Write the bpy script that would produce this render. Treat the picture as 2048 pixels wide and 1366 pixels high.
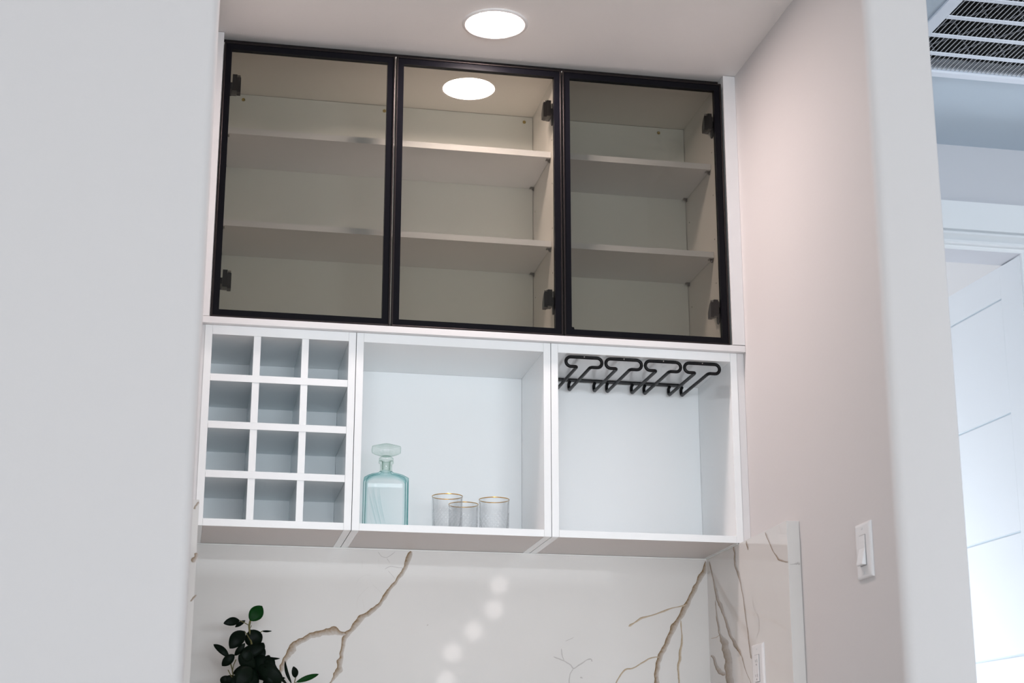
import bpy, bmesh, math, random
from mathutils import Vector, Matrix

# ------------------------------------------------------------------ scene, camera, light
scene = bpy.context.scene
for o in list(bpy.data.objects):
    bpy.data.objects.remove(o)
COL = scene.collection
Z0 = 1.905                      # height of the glass doors' lower edge above the floor

def camera():
    f_px, yaw, pitch, roll = 3330.9087, 0.1946, 0.2789, 0.0007
    pos = Vector((-0.031, -4.0981, -1.2195 + Z0))
    cy, sy, cp, sp, cr, sr = math.cos(yaw), math.sin(yaw), math.cos(pitch), math.sin(pitch), math.cos(roll), math.sin(roll)
    F = Vector((sy * cp, cy * cp, sp)); R0 = Vector((cy, -sy, 0)); U0 = R0.cross(F)
    R = R0 * cr + U0 * sr; U = U0 * cr - R0 * sr
    m = Matrix(((R.x, U.x, -F.x, pos.x), (R.y, U.y, -F.y, pos.y), (R.z, U.z, -F.z, pos.z), (0, 0, 0, 1)))
    cd = bpy.data.cameras.new('camera'); cd.sensor_width = 36.0; cd.lens = f_px * 36.0 / 2048.0
    cd.clip_start = 0.05; cd.clip_end = 100
    cd.dof.use_dof = True; cd.dof.focus_distance = 4.35; cd.dof.aperture_fstop = 4.5
    c = bpy.data.objects.new('camera', cd); COL.objects.link(c); c.matrix_world = m
    scene.camera = c
camera()

world = bpy.data.worlds.new('daylight'); scene.world = world; world.use_nodes = True
wn = world.node_tree.nodes['Background']; wn.inputs[0].default_value = (0.80, 0.90, 1.0, 1); wn.inputs[1].default_value = 1.0

def area(name, loc, target, sx, sy, power, col):
    l = bpy.data.lights.new(name, 'AREA'); l.shape = 'RECTANGLE'; l.size = sx; l.size_y = sy; l.energy = power; l.color = col
    o = bpy.data.objects.new(name, l); COL.objects.link(o); o.location = loc
    o.rotation_euler = (Vector(target) - Vector(loc)).to_track_quat('-Z', 'Y').to_euler()
    return o
WIN_Y = -10.0
# daylight of the room beyond, plus added fill lights for alcove and hall
area('daylight_front_fill', (0.6, WIN_Y + 0.02, 0.98), (0.6, 0, 0.98), 6.2, 1.25, 450, (0.84, 0.93, 1.0))  # frontal daylight; its unseen low window is made up to fill the alcove
area('hall_fill_light', (3.38, -1.05, 1.0), (0, -1.05, 1.0), 1.3, 1.5, 11, (0.72, 0.87, 1.0))  # added cool fill to brighten the hall; no window in that wall
area('daylight_far_room', (1.02, 1.4, 0.55), (3.0, 1.2, 0.55), 1.6, 0.9, 85, (0.84, 0.91, 1.0))

cy_ = scene.cycles
cy_.max_bounces = 6; cy_.diffuse_bounces = 5; cy_.glossy_bounces = 3; cy_.transmission_bounces = 4; cy_.transparent_max_bounces = 16
cy_.use_adaptive_sampling = True; cy_.adaptive_threshold = 0.06
cy_.caustics_reflective = False; cy_.caustics_refractive = False
vs = scene.view_settings
vs.view_transform = 'Standard'; vs.look = 'None'; vs.exposure = 0.0; vs.gamma = 1.0; vs.use_curve_mapping = False

# ------------------------------------------------------------------ materials
def mat(name, col, rough=0.5, spec=0.5, metal=0.0, coat=0.0, bump=None, vary=None, coat_rough=0.05):
    m = bpy.data.materials.new(name); m.use_nodes = True
    nt = m.node_tree; b = nt.nodes['Principled BSDF']
    b.inputs['Base Color'].default_value = (*col, 1); b.inputs['Roughness'].default_value = rough
    b.inputs['Specular IOR Level'].default_value = spec; b.inputs['Metallic'].default_value = metal
    b.inputs['Coat Weight'].default_value = coat; b.inputs['Coat Roughness'].default_value = coat_rough
    tc = nt.nodes.new('ShaderNodeTexCoord')
    if vary:
        sc, amt = vary
        n = nt.nodes.new('ShaderNodeTexNoise'); n.inputs['Scale'].default_value = sc; n.inputs['Detail'].default_value = 4
        nt.links.new(tc.outputs['Object'], n.inputs['Vector'])
        r = nt.nodes.new('ShaderNodeValToRGB')
        r.color_ramp.elements[0].position = 0.3; r.color_ramp.elements[1].position = 0.7
        r.color_ramp.elements[0].color = (*[c * (1 - amt) for c in col], 1); r.color_ramp.elements[1].color = (*[min(1, c * (1 + amt)) for c in col], 1)
        nt.links.new(n.outputs['Fac'], r.inputs['Fac']); nt.links.new(r.outputs['Color'], b.inputs['Base Color'])
    if bump:
        sc, st, dist = bump
        n = nt.nodes.new('ShaderNodeTexNoise'); n.inputs['Scale'].default_value = sc; n.inputs['Detail'].default_value = 3
        nt.links.new(tc.outputs['Object'], n.inputs['Vector'])
        bp = nt.nodes.new('ShaderNodeBump'); bp.inputs['Strength'].default_value = st; bp.inputs['Distance'].default_value = dist
        nt.links.new(n.outputs['Fac'], bp.inputs['Height']); nt.links.new(bp.outputs['Normal'], b.inputs['Normal'])
    return m

def glass_pane(name, tint, ior=1.5, gain=1.0):
    """flat tinted pane: clear transmission plus the mirror reflection of its front face"""
    m = bpy.data.materials.new(name); m.use_nodes = True; nt = m.node_tree; nt.nodes.clear()
    out = nt.nodes.new('ShaderNodeOutputMaterial'); mix = nt.nodes.new('ShaderNodeMixShader')
    tr = nt.nodes.new('ShaderNodeBsdfTransparent'); tr.inputs[0].default_value = (*tint, 1)
    gl = nt.nodes.new('ShaderNodeBsdfGlossy'); gl.inputs['Roughness'].default_value = 0.0; gl.inputs[0].default_value = (1, 1, 1, 1)
    fr = nt.nodes.new('ShaderNodeFresnel'); fr.inputs[0].default_value = ior
    ge = nt.nodes.new('ShaderNodeNewGeometry')
    inv = nt.nodes.new('ShaderNodeMath'); inv.operation = 'SUBTRACT'; inv.inputs[0].default_value = gain
    mu = nt.nodes.new('ShaderNodeMath'); mu.operation = 'MULTIPLY'; mu.use_clamp = True
    inv2 = nt.nodes.new('ShaderNodeMath'); inv2.operation = 'MULTIPLY'; inv2.inputs[1].default_value = gain
    nt.links.new(ge.outputs['Backfacing'], inv2.inputs[0]); nt.links.new(inv2.outputs[0], inv.inputs[1])
    nt.links.new(fr.outputs[0], mu.inputs[0]); nt.links.new(inv.outputs[0], mu.inputs[1])
    nt.links.new(mu.outputs[0], mix.inputs[0]); nt.links.new(tr.outputs[0], mix.inputs[1]); nt.links.new(gl.outputs[0], mix.inputs[2])
    nt.links.new(mix.outputs[0], out.inputs[0])
    return m

def clear_glass(name, stops, gain=1.0, rough=0.0):
    """thin clear glass: see-through, absorbing more where the light crosses it at a slant, with a mirror coat"""
    m = bpy.data.materials.new(name); m.use_nodes = True; nt = m.node_tree; nt.nodes.clear()
    out = nt.nodes.new('ShaderNodeOutputMaterial'); mix = nt.nodes.new('ShaderNodeMixShader')
    lw = nt.nodes.new('ShaderNodeLayerWeight'); lw.inputs['Blend'].default_value = 0.5
    r = nt.nodes.new('ShaderNodeValToRGB'); e = r.color_ramp.elements
    e[0].position = stops[0][0]; e[0].color = (*stops[0][1], 1); e[1].position = stops[-1][0]; e[1].color = (*stops[-1][1], 1)
    for p, c in stops[1:-1]:
        k = e.new(p); k.color = (*c, 1)
    tr = nt.nodes.new('ShaderNodeBsdfTransparent'); nt.links.new(lw.outputs['Facing'], r.inputs['Fac']); nt.links.new(r.outputs['Color'], tr.inputs[0])
    gl = nt.nodes.new('ShaderNodeBsdfGlossy'); gl.inputs['Roughness'].default_value = rough; gl.inputs[0].default_value = (1, 1, 1, 1)
    fr = nt.nodes.new('ShaderNodeFresnel'); fr.inputs[0].default_value = 1.5
    ge = nt.nodes.new('ShaderNodeNewGeometry')
    inv = nt.nodes.new('ShaderNodeMath'); inv.operation = 'SUBTRACT'; inv.inputs[0].default_value = 1.0
    mu = nt.nodes.new('ShaderNodeMath'); mu.operation = 'MULTIPLY'; mu.use_clamp = True
    g2 = nt.nodes.new('ShaderNodeMath'); g2.operation = 'MULTIPLY'; g2.inputs[1].default_value = gain
    nt.links.new(ge.outputs['Backfacing'], inv.inputs[1]); nt.links.new(fr.outputs[0], mu.inputs[0]); nt.links.new(inv.outputs[0], mu.inputs[1])
    nt.links.new(mu.outputs[0], g2.inputs[0]); nt.links.new(g2.outputs[0], mix.inputs[0])
    nt.links.new(tr.outputs[0], mix.inputs[1]); nt.links.new(gl.outputs[0], mix.inputs[2]); nt.links.new(mix.outputs[0], out.inputs[0])
    return m

def emit(name, col, strength):
    m = bpy.data.materials.new(name); m.use_nodes = True; nt = m.node_tree; nt.nodes.clear()
    out = nt.nodes.new('ShaderNodeOutputMaterial'); e = nt.nodes.new('ShaderNodeEmission')
    e.inputs[0].default_value = (*col, 1); e.inputs[1].default_value = strength
    nt.links.new(e.outputs[0], out.inputs[0])
    return m

def marble_mat(name):
    m = bpy.data.materials.new(name); m.use_nodes = True; nt = m.node_tree; b = nt.nodes['Principled BSDF']
    tc = nt.nodes.new('ShaderNodeTexCoord')
    n = nt.nodes.new('ShaderNodeTexNoise'); n.inputs['Scale'].default_value = 2.2; n.inputs['Detail'].default_value = 5
    nt.links.new(tc.outputs['Object'], n.inputs['Vector'])
    r = nt.nodes.new('ShaderNodeValToRGB')
    r.color_ramp.elements[0].position = 0.35; r.color_ramp.elements[0].color = (0.68, 0.66, 0.64, 1)
    r.color_ramp.elements[1].position = 0.65; r.color_ramp.elements[1].color = (0.72, 0.70, 0.68, 1)
    nt.links.new(n.outputs['Fac'], r.inputs['Fac']); nt.links.new(r.outputs['Color'], b.inputs['Base Color'])
    b.inputs['Roughness'].default_value = 0.04; b.inputs['Specular IOR Level'].default_value = 0.5
    return m

def vein_mat(name, dark, fill, pale):
    """brown edge fading to grey across the vein; UV.x runs across it"""
    m = bpy.data.materials.new(name); m.use_nodes = True; nt = m.node_tree; b = nt.nodes['Principled BSDF']
    uv = nt.nodes.new('ShaderNodeUVMap'); sep = nt.nodes.new('ShaderNodeSeparateXYZ'); nt.links.new(uv.outputs[0], sep.inputs[0])
    tc = nt.nodes.new('ShaderNodeTexCoord')
    n = nt.nodes.new('ShaderNodeTexNoise'); n.inputs['Scale'].default_value = 160; n.inputs['Detail'].default_value = 4
    nt.links.new(tc.outputs['Object'], n.inputs['Vector'])
    ma = nt.nodes.new('ShaderNodeMath'); ma.operation = 'MULTIPLY_ADD'; ma.inputs[1].default_value = 0.7; ma.inputs[2].default_value = -0.35
    nt.links.new(n.outputs['Fac'], ma.inputs[0])
    ad = nt.nodes.new('ShaderNodeMath'); ad.operation = 'ADD'; nt.links.new(ma.outputs[0], ad.inputs[0]); nt.links.new(sep.outputs[0], ad.inputs[1])
    r = nt.nodes.new('ShaderNodeValToRGB'); e = r.color_ramp.elements
    e[0].position = 0.05; e[0].color = (*dark, 1); e[1].position = 0.95; e[1].color = (*pale, 1)
    k = e.new(0.35); k.color = (*fill, 1)
    nt.links.new(ad.outputs[0], r.inputs['Fac']); nt.links.new(r.outputs['Color'], b.inputs['Base Color'])
    b.inputs['Roughness'].default_value = 0.06
    return m

M = {}
M['wall'] = mat('wall_paint', (0.66, 0.64, 0.64), 0.75, 0.25, bump=(90, 0.10, 0.002))
M['ceiling'] = mat('ceiling_paint', (0.87, 0.85, 0.84), 0.9, 0.15, bump=(420, 0.35, 0.002))
M['hall_ceiling'] = mat('hall_ceiling_cool_cast', (0.58, 0.66, 0.74), 0.9, 0.15, bump=(420, 0.25, 0.002))  # the hall's cool, dimmer light is put into the ceiling colour
M['hall_paint'] = mat('hall_paint', (0.60, 0.605, 0.64), 0.7, 0.2)
M['floor'] = mat('oak_floor', (0.36, 0.31, 0.27), 0.4, 0.4, vary=(6, 0.15))
M['white'] = mat('white_laminate', (0.72, 0.71, 0.715), 0.30, 0.4, vary=(3, 0.006))
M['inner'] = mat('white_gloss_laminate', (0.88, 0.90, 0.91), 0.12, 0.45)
M['cubby_shade'] = mat('shaded_laminate', (0.66, 0.725, 0.755), 0.15, 0.4)  # shade and blue cast inside the cubbies, put into the divider colour
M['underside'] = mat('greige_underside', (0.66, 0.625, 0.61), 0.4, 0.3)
M['cabinet_inner'] = mat('cream_white_laminate', (0.90, 0.87, 0.82), 0.30, 0.4)
M['shelf'] = mat('white_shelf_laminate', (0.83, 0.835, 0.86), 0.35, 0.4)
M['cabinet_back'] = mat('white_back_board', (0.86, 0.87, 0.84), 0.35, 0.4)
M['black_rim'] = mat('dark_anodised_rim', (0.024, 0.020, 0.020), 0.40, 0.25, metal=0.75)
M['black_band'] = mat('black_frame_face', (0.004, 0.004, 0.006), 0.25, 0.10)
M['black'] = mat('black_metal', (0.004, 0.004, 0.005), 0.45, 0.2)
M['hinge'] = mat('black_hinge_metal', (0.008, 0.006, 0.005), 0.30, 0.3)
M['chrome'] = mat('nickel_bracket', (0.35, 0.33, 0.31), 0.25, 0.5, metal=0.9)
M['brass'] = mat('brass_bolt', (0.45, 0.33, 0.10), 0.3, 0.5, metal=0.8)
M['hole'] = mat('drilled_hole', (0.03, 0.028, 0.025), 0.9, 0.1)
M['pane'] = glass_pane('smoked_glass', (0.672, 0.665, 0.642), 1.5, 0.85)
M['marble'] = marble_mat('polished_marble')
M['vein'] = vein_mat('brown_vein', (0.19, 0.115, 0.05), (0.34, 0.268, 0.20), (0.51, 0.465, 0.43))
M['vein_thin'] = vein_mat('ochre_vein', (0.32, 0.23, 0.13), (0.45, 0.36, 0.25), (0.55, 0.48, 0.40))
M['vein_grey'] = vein_mat('grey_vein', (0.42, 0.40, 0.39), (0.50, 0.475, 0.46), (0.60, 0.575, 0.56))
M['vein_faint'] = vein_mat('faint_vein', (0.60, 0.575, 0.55), (0.64, 0.615, 0.59), (0.68, 0.655, 0.635))
M['plastic'] = mat('white_plastic', (0.78, 0.78, 0.79), 0.25, 0.5)
M['slot'] = mat('switch_slot', (0.22, 0.22, 0.23), 0.6, 0.3)
M['caulk'] = mat('white_caulk', (0.80, 0.80, 0.78), 0.35, 0.4)
M['vent'] = mat('vent_enamel', (0.86, 0.91, 1.0), 0.4, 0.4)
M['filter'] = mat('dark_filter', (0.05, 0.05, 0.048), 0.9, 0.1, vary=(120, 0.5))
M['wire'] = mat('filter_wire', (0.40, 0.41, 0.45), 0.5, 0.4)
M['fin'] = mat('vent_fin_metal', (0.52, 0.53, 0.55), 0.5, 0.3)
M['door'] = mat('white_door_paint', (0.80, 0.82, 0.84), 0.5, 0.3)
M['groove'] = mat('door_core', (0.60, 0.66, 0.70), 0.6, 0.2)
M['decanter'] = clear_glass('aqua_glass', [(0, (0.980, 0.989, 0.990)), (0.06, (0.975, 0.987, 0.988)), (0.25, (0.86, 0.93, 0.93)), (0.7, (0.80, 0.90, 0.90)), (0.9, (0.30, 0.56, 0.56)), (1, (0.06, 0.26, 0.26))], 0.3)
M['stopper'] = clear_glass('pale_green_glass', [(0, (0.985, 0.993, 0.989)), (0.2, (0.94, 0.965, 0.953)), (0.5, (0.86, 0.91, 0.885)), (0.8, (0.72, 0.80, 0.76)), (1, (0.36, 0.48, 0.43))], 1.0, 0.05)
M['crystal'] = clear_glass('crystal_glass', [(0, (0.997, 0.997, 0.997)), (0.08, (0.99, 0.99, 0.992)), (0.25, (0.935, 0.937, 0.94)), (0.6, (0.94, 0.942, 0.946)), (0.85, (0.88, 0.885, 0.89)), (1, (0.50, 0.51, 0.53))], 1.0)
M['gold'] = mat('gold_rim', (0.75, 0.42, 0.08), 0.22, 0.5, metal=0.9)
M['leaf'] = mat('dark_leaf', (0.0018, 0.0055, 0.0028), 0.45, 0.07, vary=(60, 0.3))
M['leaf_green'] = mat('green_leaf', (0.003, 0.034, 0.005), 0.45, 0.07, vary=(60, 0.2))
M['stem'] = mat('olive_stem', (0.10, 0.09, 0.025), 0.5, 0.3)
M['pot'] = mat('white_ceramic', (0.75, 0.74, 0.72), 0.3, 0.5)
M['soil'] = mat('soil', (0.03, 0.02, 0.015), 0.9, 0.1)
M['lamp_trim'] = mat('lamp_trim_white', (0.85, 0.83, 0.82), 0.4, 0.3)
M['lamp'] = emit('lamp_diffuser', (1.0, 0.83, 0.785), 258.0)
M['globe'] = emit('globe_glow', (1.0, 0.93, 0.92), 5.0)

# ------------------------------------------------------------------ helpers
WORLD = {}
def link(o, loc, parent):
    COL.objects.link(o)
    WORLD[o.name] = Vector(loc)
    if parent is not None:
        o.parent = parent; o.location = Vector(loc) - WORLD[parent.name]
    else:
        o.location = loc
    return o

def thing(name, label, cat, loc, group=None):
    o = bpy.data.objects.new(name, None); o.empty_display_size = 0.02
    o['label'] = label; o['category'] = cat
    if group: o['group'] = group
    return link(o, (loc[0], loc[1], loc[2] + Z0), None)

def tag(o, label, cat, group=None):
    o['label'] = label; o['category'] = cat
    if group: o['group'] = group
    return o

class MB:
    """collects shapes given in scene coordinates (z measured from the door's lower edge)"""
    def __init__(s): s.v = []; s.f = []; s.smooth = []; s.uv = None
    def add(s, vs_, fs, smooth=False):
        n = len(s.v); s.v += [tuple(p) for p in vs_]; s.f += [tuple(i + n for i in f) for f in fs]; s.smooth += [smooth] * len(fs); return s
    def box(s, x0, x1, y0, y1, z0, z1):
        return s.add([(x0, y0, z0), (x1, y0, z0), (x1, y1, z0), (x0, y1, z0), (x0, y0, z1), (x1, y0, z1), (x1, y1, z1), (x0, y1, z1)],
                     [(0, 3, 2, 1), (4, 5, 6, 7), (0, 1, 5, 4), (1, 2, 6, 5), (2, 3, 7, 6), (3, 0, 4, 7)])
    def prism(s, poly, axis, a0, a1, smooth=False):
        """poly: 2D outline in the two other axes (in xyz order), extruded along axis"""
        def p(u, v, a):
            return {0: (a, u, v), 1: (u, a, v), 2: (u, v, a)}[axis]
        n = len(poly)
        vs_ = [p(u, v, a0) for u, v in poly] + [p(u, v, a1) for u, v in poly]
        fs = [(i, (i + 1) % n, n + (i + 1) % n, n + i) for i in range(n)]
        k = len(s.v)
        s.add(vs_, fs, smooth); s.add([], [])
        s.f += [tuple(k + i for i in range(n))[::-1], tuple(k + n + i for i in range(n))]; s.smooth += [False, False]
        return s
    def tube(s, pts, r, seg=10, closed=False, caps=True):
        P = [Vector(p) for p in pts]; n = len(P)
        rings = []
        up = None
        for i in range(n):
            if closed: d = (P[(i + 1) % n] - P[i - 1])
            else: d = (P[min(i + 1, n - 1)] - P[max(i - 1, 0)])
            d.normalize()
            if up is None:
                up = Vector((0, 0, 1)) if abs(d.z) < 0.9 else Vector((1, 0, 0))
            a = up - d * up.dot(d)
            if a.length < 1e-5: a = d.orthogonal()
            a.normalize(); b = d.cross(a); up = a
            rr = r[i] if isinstance(r, (list, tuple)) else r
            rings.append([P[i] + a * rr * math.cos(2 * math.pi * k / seg) + b * rr * math.sin(2 * math.pi * k / seg) for k in range(seg)])
        vs_ = [q for ring in rings for q in ring]
        fs = []
        for i in range(n if closed else n - 1):
            j = (i + 1) % n
            for k in range(seg):
                k2 = (k + 1) % seg
                fs.append((i * seg + k, i * seg + k2, j * seg + k2, j * seg + k))
        base = len(s.v)
        s.add(vs_, fs, True)
        if caps and not closed:
            s.f += [tuple(base + k for k in range(seg))[::-1], tuple(base + (n - 1) * seg + k for k in range(seg))]; s.smooth += [False, False]
        return s
    def lathe(s, prof, cx, cy, seg=32, close=True):
        """prof: list of (r, z); r=0 ends become poles"""
        n = len(prof); vs_ = []; fs = []
        for r, z in prof:
            for k in range(seg):
                a = 2 * math.pi * k / seg
                vs_.append((cx + r * math.cos(a), cy + r * math.sin(a), z))
        for i in range(n - 1):
            for k in range(seg):
                k2 = (k + 1) % seg
                fs.append((i * seg + k, i * seg + k2, (i + 1) * seg + k2, (i + 1) * seg + k))
        return s.add(vs_, fs, True)
    def build(s, name, m, parent=None, bevel=0.0, merge=True, clean=True):
        xs = [p[0] for p in s.v]; ys = [p[1] for p in s.v]; zs = [p[2] for p in s.v]
        org = Vector(((min(xs) + max(xs)) / 2, (min(ys) + max(ys)) / 2, min(zs)))
        me = bpy.data.meshes.new(name)
        me.from_pydata([Vector(p) - org for p in s.v], [], s.f)
        me.polygons.foreach_set('use_smooth', s.smooth)
        if clean:
            bm = bmesh.new(); bm.from_mesh(me)
            if merge: bmesh.ops.remove_doubles(bm, verts=bm.verts, dist=1e-6)
            bmesh.ops.recalc_face_normals(bm, faces=bm.faces)
            if bevel > 0:
                bmesh.ops.bevel(bm, geom=[e for e in bm.edges], offset=bevel, segments=2, profile=0.6, affect='EDGES', clamp_overlap=True)
            bm.to_mesh(me); bm.free()
        me.materials.append(M[m] if isinstance(m, str) else m)
        o = bpy.data.objects.new(name, me)
        return link(o, (org.x, org.y, org.z + Z0), parent)

def box(name, m, x0, x1, y0, y1, z0, z1, parent=None, bevel=0.0):
    return MB().box(x0, x1, y0, y1, z0, z1).build(name, m, parent, bevel)

def struct(o):
    o['kind'] = 'structure'; return o

def arc(cx, cy, r, a0, a1, n):
    return [(cx + r * math.cos(math.radians(a0 + (a1 - a0) * i / n)), cy + r * math.sin(math.radians(a0 + (a1 - a0) * i / n))) for i in range(n + 1)]
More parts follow.
